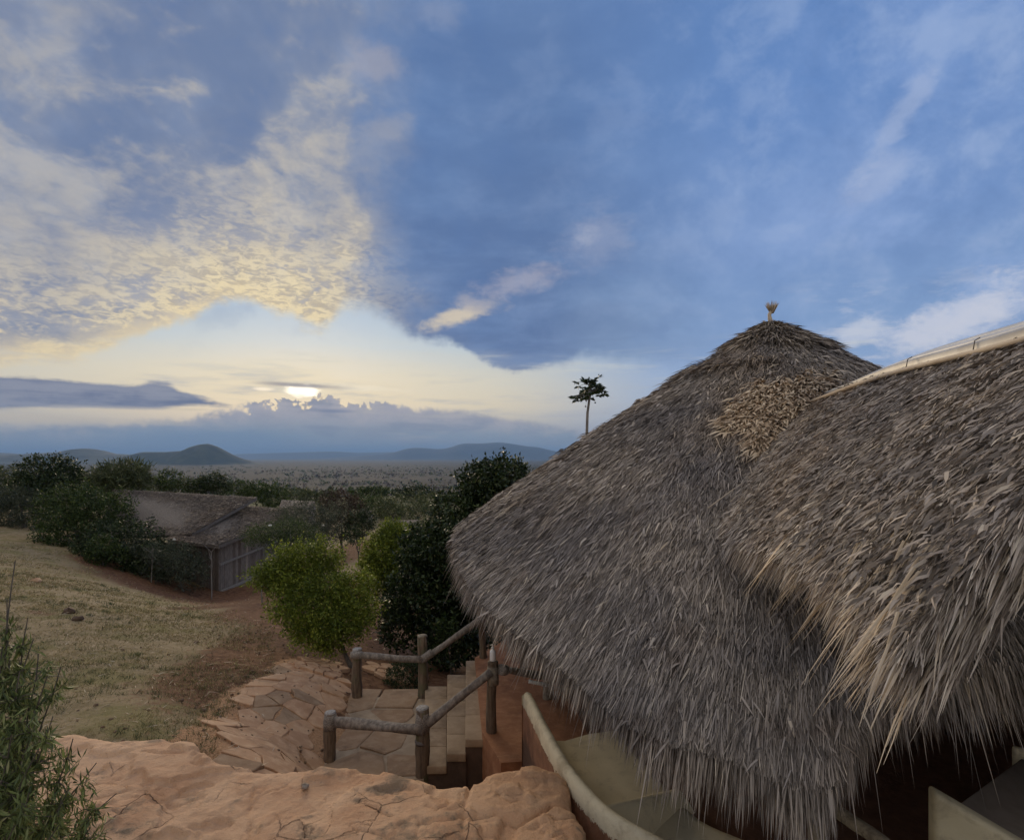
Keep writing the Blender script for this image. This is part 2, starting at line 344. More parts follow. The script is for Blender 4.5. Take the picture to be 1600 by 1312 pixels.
def leaf_mat(name, stops, trans=0.25, rough=0.5):
    m_, t, b = new_mat(name)
    col = t.ramp(isl(t), stops)
    col = t.mix(t.ss(t.noise(geoP(t), 1.3, 3), .3, .7), t.mix(1.0, col, (.7, .75, .7, 1), 'MULTIPLY'), t.mix(1.0, col, (1.25, 1.2, 1.1, 1), 'MULTIPLY'))
    t.put(b.inputs['Base Color'], col); b.inputs['Roughness'].default_value = rough; b.inputs['Specular IOR Level'].default_value = 0.35
    tr = t.node('ShaderNodeBsdfTranslucent'); t.put(tr.inputs[0], col)
    mx = t.node('ShaderNodeMixShader'); mx.inputs[0].default_value = trans
    t.l.new(b.outputs[0], mx.inputs[1]); t.l.new(tr.outputs[0], mx.inputs[2])
    t.l.new(mx.outputs[0], t.n['Material Output'].inputs['Surface'])
    return m_
M['leaf_dark'] = leaf_mat('dark_leaf', [(0, (.012, .022, .008)), (.5, (.026, .045, .014)), (.85, (.05, .075, .022)), (1, (.11, .13, .05))], .15, .4)
M['leaf_mid'] = leaf_mat('mid_leaf', [(0, (.02, .035, .010)), (.5, (.045, .075, .018)), (.9, (.085, .12, .03)), (1, (.14, .17, .05))])
M['leaf_lime'] = leaf_mat('lime_leaf', [(0, (.06, .085, .012)), (.5, (.15, .20, .025)), (.9, (.27, .31, .045)), (1, (.40, .40, .08))], .35)
M['leaf_olive'] = leaf_mat('olive_leaf', [(0, (.035, .045, .018)), (.5, (.07, .09, .035)), (.9, (.12, .14, .06)), (1, (.2, .2, .1))])
M['leaf_grey'] = leaf_mat('grey_green_leaf', [(0, (.03, .038, .022)), (.5, (.06, .072, .045)), (.9, (.10, .115, .075)), (1, (.18, .18, .13))])
M['leaf_brown'] = leaf_mat('brown_leaf', [(0, (.03, .018, .012)), (.5, (.06, .035, .025)), (.9, (.09, .06, .04)), (1, (.09, .1, .04))])
M['leaf_willow'] = leaf_mat('narrow_leaf', [(0, (.06, .08, .03)), (.45, (.15, .19, .065)), (.85, (.27, .31, .11)), (.95, (.38, .39, .17)), (1, (.5, .45, .25))], .25)
M['grass'] = leaf_mat('dry_grass', [(0, (.16, .12, .055)), (.4, (.30, .23, .12)), (.7, (.22, .21, .08)), (.9, (.40, .31, .17)), (1, (.58, .48, .30))], .1, .8)
def bark(name, c1, c2, c3=None, scale=14, zs=0.12, vary=False):
    m_, t, b = new_mat(name); o = objc(t)
    n1 = t.noise(t.vmap(geoP(t), scale=(1, 1, zs)), scale*2, 6, 0.65); n2 = t.noise(geoP(t), 3.5, 4)
    col = t.mix(t.ss(n1, .32, .68), (*c1, 1), (*c2, 1))
    if c3: col = t.mix(t.m('MULTIPLY', t.ss(n2, .5, .66), .7), col, (*c3, 1))
    if vary:
        oi = t.node('ShaderNodeObjectInfo').outputs['Random']; col = t.mix(1.0, col, t.ramp(oi, [(0, (.62, .52, .46)), (.4, (.95, .9, .86)), (.85, (1.15, 1.1, 1.05)), (1, (1.6, 1.5, 1.4))]), 'MULTIPLY')
    t.put(b.inputs['Base Color'], col); b.inputs['Roughness'].default_value = .85; bump(t, b, n1, 0.7, 0.012)
    return m_
M['bark'] = bark('grey_bark', (.06, .048, .038), (.15, .125, .10))
M['bark_pale'] = bark('pale_bark', (.16, .14, .125), (.28, .25, .22))
M['post'] = bark('brown_log', (.085, .055, .034), (.22, .155, .10), (.11, .125, .06))
M['rail'] = bark('weathered_rail', (.12, .098, .08), (.30, .25, .205), None, 10, .5)
M['rail_end'] = bark('bleached_end_grain', (.24, .215, .195), (.42, .39, .36), None, 18, 1.0)
M['binding'] = bark('pale_binding', (.13, .11, .09), (.34, .29, .245), None, 30, 1.5)
M['rail_tan'] = bark('tan_rail', (.15, .12, .085), (.30, .25, .18), None, 10, 1.0)

def rock_mat():
    m_, t, b = new_mat('orange_sandstone'); o = geoP(t)
    n1 = t.noise(o, 1.6, 7, .6, .3); n2 = t.noise(o, 9, 7, .65); n3 = t.noise(o, 60, 4, .6); n4 = t.noise(t.vmap(o, loc=(5, 3, 1)), 1.1, 5, .55, .4)
    col = t.mix(t.ss(n1, .35, .65), (.50, .275, .15, 1), (.64, .40, .24, 1))
    col = t.mix(t.m('MULTIPLY', t.ss(n2, .45, .72), .55), col, (.66, .42, .25, 1))
    col = t.mix(t.m('MULTIPLY', t.ss(t.m('ADD', n4, t.m('MULTIPLY', n2, .5)), .84, .98), .75), col, (.13, .105, .07, 1))
    cr = t.noise(t.vmap(o, scale=(1, 2.2, 1)), 1.3, 8, .6, 1.2)
    crack = t.ss(t.m('ABSOLUTE', t.m('SUBTRACT', cr, .5)), .009, .0015)
    
    col = t.mix(t.m('MULTIPLY', t.ss(n3, .55, .8), .35), col, (.27, .15, .085, 1))
    an = t.node('ShaderNodeAttribute', attribute_name='stain').outputs['Fac']
    col = t.mix(t.m('MULTIPLY', t.ss(t.m('ADD', an, t.m('MULTIPLY', t.m('SUBTRACT', n2, .5), 2.2)), .35, .95), .75), col, (.14, .11, .075, 1))
    t.put(b.inputs['Base Color'], col); b.inputs['Roughness'].default_value = .9
    h = t.m('SUBTRACT', t.m('ADD', t.m('MULTIPLY', n2, .8), t.m('MULTIPLY', n3, .15)), 0.0)
    vo = t.node('ShaderNodeTexVoronoi', feature='DISTANCE_TO_EDGE'); t.put(vo.inputs['Vector'], t.mix(.12, o, t.noise(o, 3, 4, .6, out=1))); vo.inputs['Scale'].default_value = 2.3
    hair = t.m('MULTIPLY', t.ss(vo.outputs['Distance'], .012, .0), t.ss(n4, .5, .62))
    h = t.m('SUBTRACT', h, t.m('MULTIPLY', hair, .5)); bump(t, b, h, 1.0, .05)
    t.put(b.inputs['Base Color'], t.mix(t.m('MULTIPLY', hair, .45), col, (.15, .08, .045, 1))); return m_
M['rock'] = rock_mat()
def stone_mat(name, a, b_, c_):
    m_, t, b = new_mat(name); o = geoP(t)
    oi = t.node('ShaderNodeObjectInfo').outputs['Random']
    n1 = t.noise(o, 6, 6, .62); n2 = t.noise(o, 45, 4); n4 = t.noise(o, 2.2, 6, .65, .5)
    col = t.mix(oi, (*a, 1), (*b_, 1)); col = t.mix(t.ss(n1, .4, .7), col, (*c_, 1)); col = t.mix(t.m('MULTIPLY', t.ss(n4, .5, .66), .5), col, t.mix(1.0, col, (.45, .42, .40, 1), 'MULTIPLY'))
    t.put(b.inputs['Base Color'], col); b.inputs['Roughness'].default_value = .9
    bump(t, b, t.m('ADD', n1, t.m('MULTIPLY', n2, .3)), .6, .02); return m_
M['flag_orange'] = stone_mat('orange_flagstone', (.50, .295, .165), (.38, .215, .12), (.56, .36, .22))
M['flag_brown'] = stone_mat('brown_flagstone', (.32, .205, .12), (.27, .165, .095), (.37, .25, .155))
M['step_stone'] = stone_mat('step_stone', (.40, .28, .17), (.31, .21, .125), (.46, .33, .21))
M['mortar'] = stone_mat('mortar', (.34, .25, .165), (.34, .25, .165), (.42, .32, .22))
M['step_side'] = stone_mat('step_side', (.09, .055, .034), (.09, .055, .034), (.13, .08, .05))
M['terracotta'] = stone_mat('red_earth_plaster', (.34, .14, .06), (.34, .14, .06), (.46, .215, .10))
M['interior_shade'] = stone_mat('interior_shade_red', (.15, .068, .036), (.15, .068, .036), (.21, .10, .055))  # red earth darkened: shade under the roof put into the colour
def cream_mat():
    m_, t, b = new_mat('cream_plaster'); o = geoP(t)
    n1 = t.noise(o, 2.2, 5, .6); n2 = t.noise(o, 70, 3)
    n3 = t.noise(o, 5.5, 7, .68, .4)
    cc = t.mix(t.ss(n1, .35, .7), (.58, .50, .33, 1), (.68, .59, .40, 1)); cc = t.mix(t.m('MULTIPLY', t.ss(n3, .5, .68), .55), cc, (.33, .27, .18, 1))
    t.put(b.inputs['Base Color'], cc)
    b.inputs['Roughness'].default_value = .8; bump(t, b, t.m('ADD', n1, t.m('MULTIPLY', n2, .2)), .35, .02); return m_
M['cream'] = cream_mat()
def cream_edge_mat():
    # outer face of the parapet: cream paint ends in a ragged edge over red-brown earth plaster
    m_, t, b = new_mat('ragged_cream_over_earth'); o = geoP(t)
    s = t.node('ShaderNodeSeparateXYZ'); t.l.new(o, s.inputs[0])
    n1 = t.noise(o, 26, 6, .7); n2 = t.noise(o, 5, 5, .6)
    z = t.m('ADD', s.outputs[2], t.m('MULTIPLY', t.m('SUBTRACT', n1, .5), .16))
    painted = t.ss(z, -2.735, -2.722)
    earth = t.mix(t.ss(n2, .35, .65), (.19, .083, .042, 1), (.30, .145, .078, 1))
    low = t.ss(t.m('ADD', s.outputs[2], t.m('MULTIPLY', t.m('SUBTRACT', n2, .5), .3)), -2.98, -3.15)
    earth = t.mix(t.m('MULTIPLY', low, .8), earth, (.07, .038, .024, 1))
    t.put(b.inputs['Base Color'], t.mix(painted, earth, t.mix(t.ss(n2, .42, .66), (.66, .58, .41, 1), (.44, .37, .25, 1))))
    b.inputs['Roughness'].default_value = .85; bump(t, b, t.m('ADD', n1, t.m('MULTIPLY', painted, .4)), .5, .015); return m_
M['parapet'] = cream_edge_mat()
def flat_mat(name, c1, c2=None, rough=.7, metal=0.0, scale=8, spec=.5):
    m_, t, b = new_mat(name); n1 = t.noise(geoP(t), scale, 5, .6)
    t.put(b.inputs['Base Color'], t.mix(t.ss(n1, .35, .65), (*c1, 1), (*(c2 or c1), 1)))
    b.inputs['Roughness'].default_value = rough; b.inputs['Metallic'].default_value = metal; b.inputs['Specular IOR Level'].default_value = spec
    return m_
M['sheet'] = flat_mat('pale_ridge_sheet', (.62, .60, .56), (.74, .72, .68), .4, 0.1, 3)
M['sheet_dull'] = flat_mat('dull_ridge_sheet', (.36, .33, .29), (.48, .45, .40), .5, 0.1, 5)
M['wire'] = flat_mat('dark_wire', (.12, .10, .09), None, .6)
M['cushion'] = flat_mat('grey_brown_plaster', (.24, .195, .155), (.29, .235, .19), .85, 0, 6)
M['board'] = bark('weathered_board', (.12, .10, .085), (.25, .215, .185), None, 16, .15, True)
M['board_light'] = bark('pale_batten', (.20, .18, .16), (.30, .27, .24), None, 10, 1)
M['bottle'] = flat_mat('clear_white_plastic', (.88, .86, .82), None, .25)
M['white'] = flat_mat('white_petal', (.85, .85, .8), None, .6)
M['white_pipe'] = flat_mat('white_plastic_pipe', (.6, .6, .55), None, .4)

# ------------------------------------------------------------------ the ground
CTL = [(0, 1312, 4.9), (200, 1320, 4.9), (500, 1330, 4.9), (800, 1340, 5.0), (100, 1147, 6.0), (250, 1168, 5.8), (340, 1192, 5.7), (0, 1050, 8), (-400, 1000, 9), (150, 1050, 8.2),
       (300, 1080, 8), (400, 1140, 7.2), (450, 1185, 6.5), (505, 1212, 7.0), (480, 1085, 8.6), (400, 1030, 10), (150, 950, 12), (0, 900, 15), (-400, 880, 16),
       (300, 960, 14), (420, 965, 14), (500, 1022, 11), (600, 1040, 11.3), (0, 832, 27), (-500, 820, 27), (120, 865, 24), (200, 912, 21), (330, 935, 23.5), (450, 915, 24),
       (560, 955, 17), (540, 862, 38), (590, 838, 48), (640, 1010, 14), (560, 1215, 7.1), (700, 1230, 7.0), (570, 1110, 9.0), (660, 1112, 9.2), (760, 1090, 10),
       (700, 980, 20), (900, 930, 22), (0, 790, 45), (200, 800, 45), (400, 802, 60), (700, 792, 70), (100, 772, 115), (500, 772, 125), (1000, 772, 115), (1500, 800, 60)]
ctl = [P(*c_) for c_ in CTL]+[np.array(c_, float) for c_ in [(3, 8, -3.8), (6, 3, -3.7), (1.6, 3.5, -3.7), (1.5, 1.5, -3.4), (8, 6, -3.8), (-4, 2.2, -3.0), (0, 2, -3.2), (-2, 2, -3.2), (6, 12, -4.1), (14, 8, -4.4), (-12, 6, -2.6), (10, 1, -3.4)]]
ctl = np.array(ctl)
def qmap(x, y):
    r = np.hypot(x, y); return np.stack([np.arctan2(x, y), 0.6*np.log(np.maximum(r, 1.2))], -1)
Q = qmap(ctl[:, 0], ctl[:, 1])
def tps(d2): return 0.5*d2*np.log(np.maximum(d2, 1e-12))
nQ = len(Q); A = np.zeros((nQ+3, nQ+3))
A[:nQ, :nQ] = tps(((Q[:, None]-Q[None])**2).sum(-1))+np.eye(nQ)*2e-4
A[:nQ, nQ] = 1; A[:nQ, nQ+1:] = Q; A[nQ, :nQ] = 1; A[nQ+1:, :nQ] = Q.T
Wt = np.linalg.solve(A, np.concatenate([ctl[:, 2], [0, 0, 0]]))
PLAIN = -62.0
def ground_z(x, y, detail=True):
    x = np.asarray(x, float); y = np.asarray(y, float); sh = x.shape; xf, yf = x.ravel(), y.ravel()
    q = qmap(xf, yf); z = np.empty(len(xf))
    for s in range(0, len(xf), 40000):
        e = slice(s, s+40000)
        z[e] = tps(((q[e, None]-Q[None])**2).sum(-1))@Wt[:nQ]+Wt[nQ]+q[e]@Wt[nQ+1:]
    r = np.hypot(xf, yf); a = np.abs(np.arctan2(xf, yf))
    k = np.clip((a-R(62))/R(35), 0, 1); k = k*k*(3-2*k); z = z*(1-k)+(-2.9)*k
    far = np.interp(np.log(np.maximum(r, 1)), np.log([1, 60, 120, 300, 700, 1200, 90000]), [-3, -5.5, -8, -22, -52, PLAIN, PLAIN])
    k = np.clip((r-60)/60, 0, 1); k = k*k*(3-2*k); z = z*(1-k)+far*k
    if detail:
        z = z+fbm(xf*1.1, yf*1.1, 4, 3)*0.05*np.clip(r/8, .3, 1)+fbm(xf*5, yf*5, 2, 9)*.012+fbm(xf/60, yf/60, 3, 5)*np.clip((r-80)/300, 0, 1)*2.5
    return z.reshape(sh)
def gz(x, y): return float(ground_z(np.array([x]), np.array([y]))[0])
def on_ground(px, d): x = (px-CX)/F*d; return np.array([x, d, gz(x, d)])

def build_ground():
    az = np.concatenate([np.linspace(-180, -56, 50)[:-1], np.linspace(-56, 56, 560), np.linspace(56, 180, 50)[1:-1]])
    az = np.radians(az)
    r = np.concatenate([[0.02], np.geomspace(1.0, 60, 330), np.geomspace(62, 45000, 150)])
    A_, R_ = np.meshgrid(az, r, indexing='ij')
    x, y = R_*np.sin(A_), R_*np.cos(A_)
    z = ground_z(x, y)
    me = raw('ground', np.stack([x, y, z], -1).reshape(-1, 3), [grid_faces(len(az), len(r), True)[:, ::-1]], True)
    # soil mask: bare red earth (real difference of material), painted by place
    def blobw(px, d, rx, ry): cx, cy = (px-CX)/F*d, d; return np.exp(-(((x-cx)/rx)**2+((y-cy)/ry)**2))
    soil = (blobw(330, 23, 3.6, 2.6)+blobw(400, 21, 2.0, 4)+blobw(450, 16, 1.2, 2.5)+blobw(230, 23.5, 3, 1.2)+blobw(455, 11.5, .8, 1.8)+blobw(560, 14, 1.0, 4)
            +blobw(545, 38, 1.8, 12)+blobw(560, 26, 1.2, 8)+blobw(600, 10.5, 1.5, 1.6)+blobw(560, 9.8, 1.5, .7)+.25*blobw(50, 26, 4, 3)+.5*blobw(60, 11, .5, .3)+.45*blobw(440, 8.6, .9, 1)+blobw(340, 17, .25, 2.5)+blobw(700, 18, 4, 6)
            +.3*blobw(110, 20, 2.5, 2.2)+.35*blobw(330, 8.5, .8, 1.2)+blobw(1200, 8, 7, 8))
    soil = np.clip(soil, 0, 1)
    from_path = np.zeros(x.shape)
    for px_, d_ in [(350, 5.9), (400, 6.6), (400, 7.4), (450, 6.4), (450, 7.4), (450, 8.3), (490, 9.2), (480, 10.0), (420, 8.2), (500, 7.4)]: from_path += blobw(px_, d_, .55, .65)
    at = me.attributes.new('paved', 'FLOAT', 'POINT'); at.data.foreach_set('value', np.clip(from_path, 0, 1).ravel().astype(np.float32))
    at = me.attributes.new('soil', 'FLOAT', 'POINT'); at.data.foreach_set('value', soil.ravel().astype(np.float32))
    m_, t, b = new_mat('ground_cover'); o = geoP(t)
    an = t.node('ShaderNodeAttribute', attribute_name='soil').outputs['Fac']
    ln = t.node('ShaderNodeVectorMath', operation='LENGTH'); t.l.new(o, ln.inputs[0]); dist = ln.outputs['Value']
    n1 = t.noise(o, 1.1, 6, .6); n2 = t.noise(o, 7, 6, .65); n3 = t.noise(o, 40, 4, .6)
    gr = t.mix(t.ss(n2, .35, .65), (.23, .175, .095, 1), (.33, .255, .155, 1))
    gr = t.mix(t.m('MULTIPLY', t.ss(n1, .48, .62), .6), gr, (.17, .155, .055, 1))
    gr = t.mix(t.m('MULTIPLY', t.ss(n3, .55, .75), .5), gr, (.09, .06, .035, 1))
    so = t.mix(t.ss(n2, .35, .65), (.095, .045, .026, 1), (.20, .108, .062, 1))
    so = t.mix(t.m('MULTIPLY', t.ss(n3, .6, .8), .5), so, (.09, .045, .024, 1))
    col = t.mix(t.ss(t.m('ADD', an, t.m('MULTIPLY', t.m('SUBTRACT', n2, .5), .9)), .35, .6), gr, so)
    pv_ = t.node('ShaderNodeAttribute', attribute_name='paved').outputs['Fac']
    col = t.mix(t.ss(t.m('ADD', pv_, t.m('MULTIPLY', t.m('SUBTRACT', n2, .5), .8)), .35, .55), col, t.mix(t.ss(n3, .35, .65), (.33, .185, .10, 1), (.47, .28, .155, 1)))
    # far plain: dry scrubland, then fields and bush in bands
    f1 = t.noise(t.vmap(o, scale=(.28, 1, 1)), .03, 8, .7); f2 = t.noise(t.vmap(o, scale=(.3, 1, 1)), .004, 6, .7)
    plain = t.mix(t.ss(f1, .42, .6), (.006, .008, .008, 1), (.022, .018, .016, 1))
    plain = t.mix(t.m('MULTIPLY', t.ss(f2, .56, .7), t.m('MULTIPLY', t.ss(dist, 1100, 1700), .55)), plain, (.07, .055, .045, 1))
    plain = t.mix(t.ss(dist, 2200, 5000), plain, t.mix(t.ss(f2, .4, .6), (.008, .014, .013, 1), (.018, .022, .018, 1)))
    near2 = t.mix(t.ss(n1, .4, .6), (.03, .042, .015, 1), (.055, .062, .025, 1))
    col = t.mix(t.ss(dist, 40, 80), col, near2); col = t.mix(t.ss(dist, 260, 700), col, plain)
    t.put(b.inputs['Base Color'], col); b.inputs['Roughness'].default_value = .95; b.inputs['Specular IOR Level'].default_value = .1
    bump(t, b, t.m('ADD', n2, t.m('MULTIPLY', n3, .4)), .7, .05)
    o = link('ground', me, m_); tag(o, kind='structure')
build_ground()

def hill(name, pts, d, depth, seed, col):
    """Ridge whose crest passes the given (px, py) at distance d, falling away on both sides."""
    px = np.array([p[0] for p in pts], float); py = np.array([p[1] for p in pts], float)
    n = 160; u = np.linspace(px[0], px[-1], n); crest = np.interp(u, px, py)
    k = np.array([1, 2, 3, 2, 1.])/9; crest[2:-2] = np.convolve(crest, k, 'valid')
    X = (u-CX)/F*d; Zc = -(crest-HY)/F*d
    v = np.linspace(-1, 1, 41)
    U, V_ = np.meshgrid(np.arange(n), v, indexing='ij')
    prof = np.cos(np.clip(np.abs(V_), 0, 1)*np.pi/2)**1.3
    H = (Zc[U.astype(int)]-PLAIN+6)
    nz = 1+0.35*fbm(U*.09, V_*5, 4, seed)*(1-prof)
    z = PLAIN-6+H*prof*nz
    x = X[U.astype(int)]; y = d+V_*depth*(0.6+.4*H/H.max())
    me = raw(name, np.stack([x, y, z], -1).reshape(-1, 3), [grid_faces(n, len(v))], True)
    m_, t, b = new_mat(name+'_slope'); n1 = t.noise(geoP(t), .006, 7, .65)
    t.put(b.inputs['Base Color'], t.mix(t.ss(n1, .4, .62), (*col, 1), (col[0]*1.9, col[1]*1.7, col[2]*1.5, 1))); b.inputs['Roughness'].default_value = 1
    o = link(name, me, m_); tag(o, kind='structure'); return o
hill('near_hill', [(130, 728), (160, 722), (200, 712), (225, 706), (260, 706), (290, 704), (300, 698), (315, 694), (325, 693), (336, 697), (347, 703), (358, 709), (372, 715), (395, 722), (430, 728)], 5200, 420, 1, (.035, .042, .024))
hill('middle_hill', [(-120, 708), (20, 711), (60, 708), (95, 709), (118, 704), (135, 700), (150, 704), (165, 708), (200, 710), (260, 716), (330, 724)], 6500, 900, 2, (.045, .05, .03))
hill('left_ridge', [(-500, 700), (-200, 706), (0, 707), (40, 710), (90, 706), (140, 710), (220, 716), (330, 721)], 9500, 1200, 3, (.05, .055, .045))
hill('far_ridge', [(180, 718), (300, 713), (380, 709), (450, 707), (520, 705), (560, 707), (620, 706), (660, 706), (720, 708), (820, 711), (900, 715), (1000, 718)], 21000, 2500, 4, (.025, .03, .03))
hill('far_mountain', [(480, 718), (560, 713), (612, 708), (640, 700), (655, 699), (690, 702), (708, 698), (722, 692), (745, 693), (765, 692), (780, 690.5), (800, 693), (822, 697), (840, 698), (858, 703), (880, 707), (960, 709), (1300, 719)], 16000, 2200, 5, (.018, .024, .028))

# ------------------------------------------------------------------ tubes, leaves, straw
def tube(pts, radii, sides=8, cap=True, wob=0.0, seed=0):
    pts = np.asarray(pts, float); n = len(pts); radii = np.broadcast_to(np.asarray(radii, float), (n,))
    tan = np.gradient(pts, axis=0); tan = norm(tan)
    ref = np.array([0, 0, 1.0]) if abs(tan[0, 2]) < .9 else np.array([1.0, 0, 0])
    V = []; 
    for i in range(n):
        a = norm(np.cross(tan[i], ref)); b_ = np.cross(tan[i], a); th = np.arange(sides)/sides*2*np.pi
        rr = radii[i]*(1+wob*np.sin(th*2+seed+i*.7)+wob*.6*np.sin(th*3+seed*2+i*1.1))
        V.append(pts[i]+rr[:, None]*(np.cos(th)[:, None]*a+np.sin(th)[:, None]*b_))
    V = np.concatenate(V); i = np.arange(n-1)[:, None]; j = np.arange(sides)[None]
    f = np.stack([i*sides+j, i*sides+(j+1) % sides, (i+1)*sides+(j+1) % sides, (i+1)*sides+j], -1).reshape(-1, 4)[:, ::-1]
    T = np.zeros((0, 3), int)
    if cap:
        V = np.concatenate([V, pts[:1], pts[-1:]]); c0, c1 = len(V)-2, len(V)-1; j = np.arange(sides)
        T = np.concatenate([np.stack([np.full(sides, c0), j, (j+1) % sides], -1), np.stack([np.full(sides, c1), (n-1)*sides+(j+1) % sides, (n-1)*sides+j], -1)])
    return V, f, T
def merge(lst):
    V, Qd, T, off = [], [], [], 0
    for v, q, t in lst:
        V.append(v); Qd.append(np.asarray(q, int).reshape(-1, 4)+off); T.append(np.asarray(t, int).reshape(-1, 3)+off); off += len(v)
    return np.concatenate(V), [np.concatenate(Qd), np.concatenate(T)]
def tube_obj(name, pts, radii, mat, parent, **kw):
    V, f, T = tube(pts, radii, **kw); return link(name, raw(name, V, [f, T], True), mat, parent)
def wobbly(p0, p1, n, amp, seed):
    p0, p1 = np.asarray(p0, float), np.asarray(p1, float); t_ = np.linspace(0, 1, n)[:, None]; L = np.linalg.norm(p1-p0)
    g = np.random.default_rng(seed); off = np.zeros((n, 3))
    for k in (1, 2, 3): off += np.sin(t_*np.pi*k+g.uniform(0, 6))*g.normal(0, 1, 3)*amp/k
    off -= off[0]*(1-t_)+off[-1]*t_
    return p0+(p1-p0)*t_+off
def strands(pos, dirv, nrm, L, W, lift=0.0, droop=0.0, twist=0.6, g=rng):
    """Tapered straws: 5 verts, one quad and one triangle each."""
    N = len(pos); L = np.broadcast_to(L, N)[:, None]; W = np.broadcast_to(W, N)[:, None]; lift = np.broadcast_to(lift, N)[:, None]; droop = np.broadcast_to(droop, N)[:, None]
    side = norm(np.cross(dirv, nrm)); ang = g.normal(0, twist, N)[:, None]
    side = side*np.cos(ang)+nrm*np.sin(ang)
    mid = pos+dirv*L*.5+nrm*lift; tip = pos+dirv*L+nrm*lift*.8; mid[:, 2] -= droop[:, 0]*.3; tip[:, 2] -= droop[:, 0]
    V = np.stack([pos-side*W*.5, pos+side*W*.5, mid+side*W*.45, mid-side*W*.45, tip], 1).reshape(-1, 3)
    b = np.arange(N)[:, None]*5
    return V, b+np.array([0, 1, 2, 3]), b+np.array([3, 2, 4])
def strips(pos, dirv, nrm, L, W, lift=0.0, twist=0.4, g=rng):
    """Chopped leaf strips with blunt, slightly slanted ends."""
    N = len(pos); L = np.broadcast_to(L, N)[:, None]; W = np.broadcast_to(W, N)[:, None]; lift = np.broadcast_to(lift, N)[:, None]
    side = norm(np.cross(dirv, nrm)); ang = g.normal(0, twist, N)[:, None]; side = side*np.cos(ang)+nrm*np.sin(ang)
    k1 = g.uniform(.25, .6, (N, 1)); sl = g.normal(0, .06, (N, 1))
    tip = pos+dirv*L+nrm*lift
    V = np.stack([pos-side*W*.5, pos+side*W*.5, tip+side*W*k1*.8+dirv*L*sl, tip-side*W*k1*.8-dirv*L*sl], 1).reshape(-1, 3)
    return V, np.arange(N)[:, None]*4+np.array([0, 1, 2, 3]), np.zeros((0, 3), int)
def leaves(pos, dirv, L, W, g=rng, fold=.15):
    N = len(pos); L = np.broadcast_to(L, N)[:, None]; W = np.broadcast_to(W, N)[:, None]
    rnd = norm(g.normal(0, 1, (N, 3))); side = norm(np.cross(dirv, rnd)); up = np.cross(side, dirv)
    V = np.stack([pos, pos+dirv*L*.45+side*W*.5+up*L*fold, pos+dirv*L, pos+dirv*L*.45-side*W*.5+up*L*fold], 1).reshape(-1, 3)
    return V, np.arange(N)[:, None]*4+np.array([0, 1, 2, 3]), np.zeros((0, 3), int)
def crown_mesh(name, clumps, n_total, L, W, seed, twig=.12, per=9, shell=.55, dirmode='out', droop=0.0, gaps=.9):
    """clumps: (centre, (rx, ry, rz)). Leaves gather on twigs, twigs gather towards the skin of each clump."""
    g = np.random.default_rng(seed); vol = np.array([c_[1][0]*c_[1][1]*c_[1][2] for c_ in clumps])**.75; pr = vol/vol.sum()
    nt = max(20, n_total//per); k = g.choice(len(clumps), nt, p=pr)
    C = np.array([c_[0] for c_ in clumps], float)[k]; S = np.array([c_[1] for c_ in clumps], float)[k]
    d = norm(g.normal(0, 1, (nt, 3))); rad = g.uniform(0, 1, nt)**(1/3.); rad = rad*(1-shell)+shell*g.uniform(.75, 1.05, nt)
    # uneven outline: radius modulated by direction
    mod = 1+gaps*.22*(np.sin(d[:, 0]*7+k*1.7+seed)*np.cos(d[:, 2]*6+k)+.6*np.sin(d[:, 1]*11+k*2.3)) + g.normal(0, .05, nt)
    tw = C+d*S*(rad*mod)[:, None]
    td = norm(d*[1, 1, .8]+g.normal(0, .5, (nt, 3))+[0, 0, .35])
    s = g.uniform(0, 1, (nt, per)); pos = tw[:, None]+td[:, None]*(s*twig*1.6-.3*twig)[..., None]+g.normal(0, twig*.25, (nt, per, 3))
    ld = norm(td[:, None]*.6+g.normal(0, .75, (nt, per, 3))+np.array([0, 0, -droop]))
    pos = pos.reshape(-1, 3); ld = ld.reshape(-1, 3); N = len(pos); sz = g.uniform(.6, 1.25, N)
    V, q, t_ = leaves(pos, ld, L*sz, W*sz, g)
    return raw(name, V, [q])
def trunk_mesh(name, base, forks, r0, seed, sides=7):
    """forks: end points reached from a common stem; first entry is the stem's own fork point."""
    parts = []; stem = wobbly(base+np.array([0, 0, -.25]), forks[0], 7, r0*.6, seed)
    parts.append(tube(stem, np.linspace(r0*1.25, r0*.75, 7), sides, True, .08, seed))
    for i, e in enumerate(forks[1:]):
        b_ = wobbly(forks[0], e, 7, np.linalg.norm(e-forks[0])*.05, seed+i+1)
        parts.append(tube(b_, np.linspace(r0*.65, r0*.12, 7), 5, True, .05, seed+i))
        g = np.random.default_rng(seed*31+i)
        for k in range(3):
            s0 = b_[3+k]; e2 = s0+norm(norm(e-forks[0])+g.normal(0, .6, 3))*np.linalg.norm(e-forks[0])*.45
            parts.append(tube(wobbly(s0, e2, 5, .02, seed+k), np.linspace(r0*.25, r0*.07, 5), 4, False))
    V, fs = merge(parts); return raw(name, V, fs, True)
def tree(name, label, cat, base, clumps, n, L, W, mat, seed, r0=.06, bark_='bark', forkh=.35, group=None, **kw):
    base = np.asarray(base, float); root = empty(name, base, label, cat, group)
    cs = [(np.asarray(c_, float), r) for c_, r in clumps]
    cm = crown_mesh('crown', cs, n, L, W, seed, **kw); link('crown', cm, M[mat], root)
    mean = np.mean([c_ for c_, _ in cs], axis=0); fork = base*(1-forkh)+mean*forkh
    ends = [c_*.75+fork*.25+np.array([0, 0, .1*r[2]]) for c_, r in cs][:7]
    link('trunk', trunk_mesh('trunk', base, [fork]+ends, r0, seed), M[bark_], root)
    return root
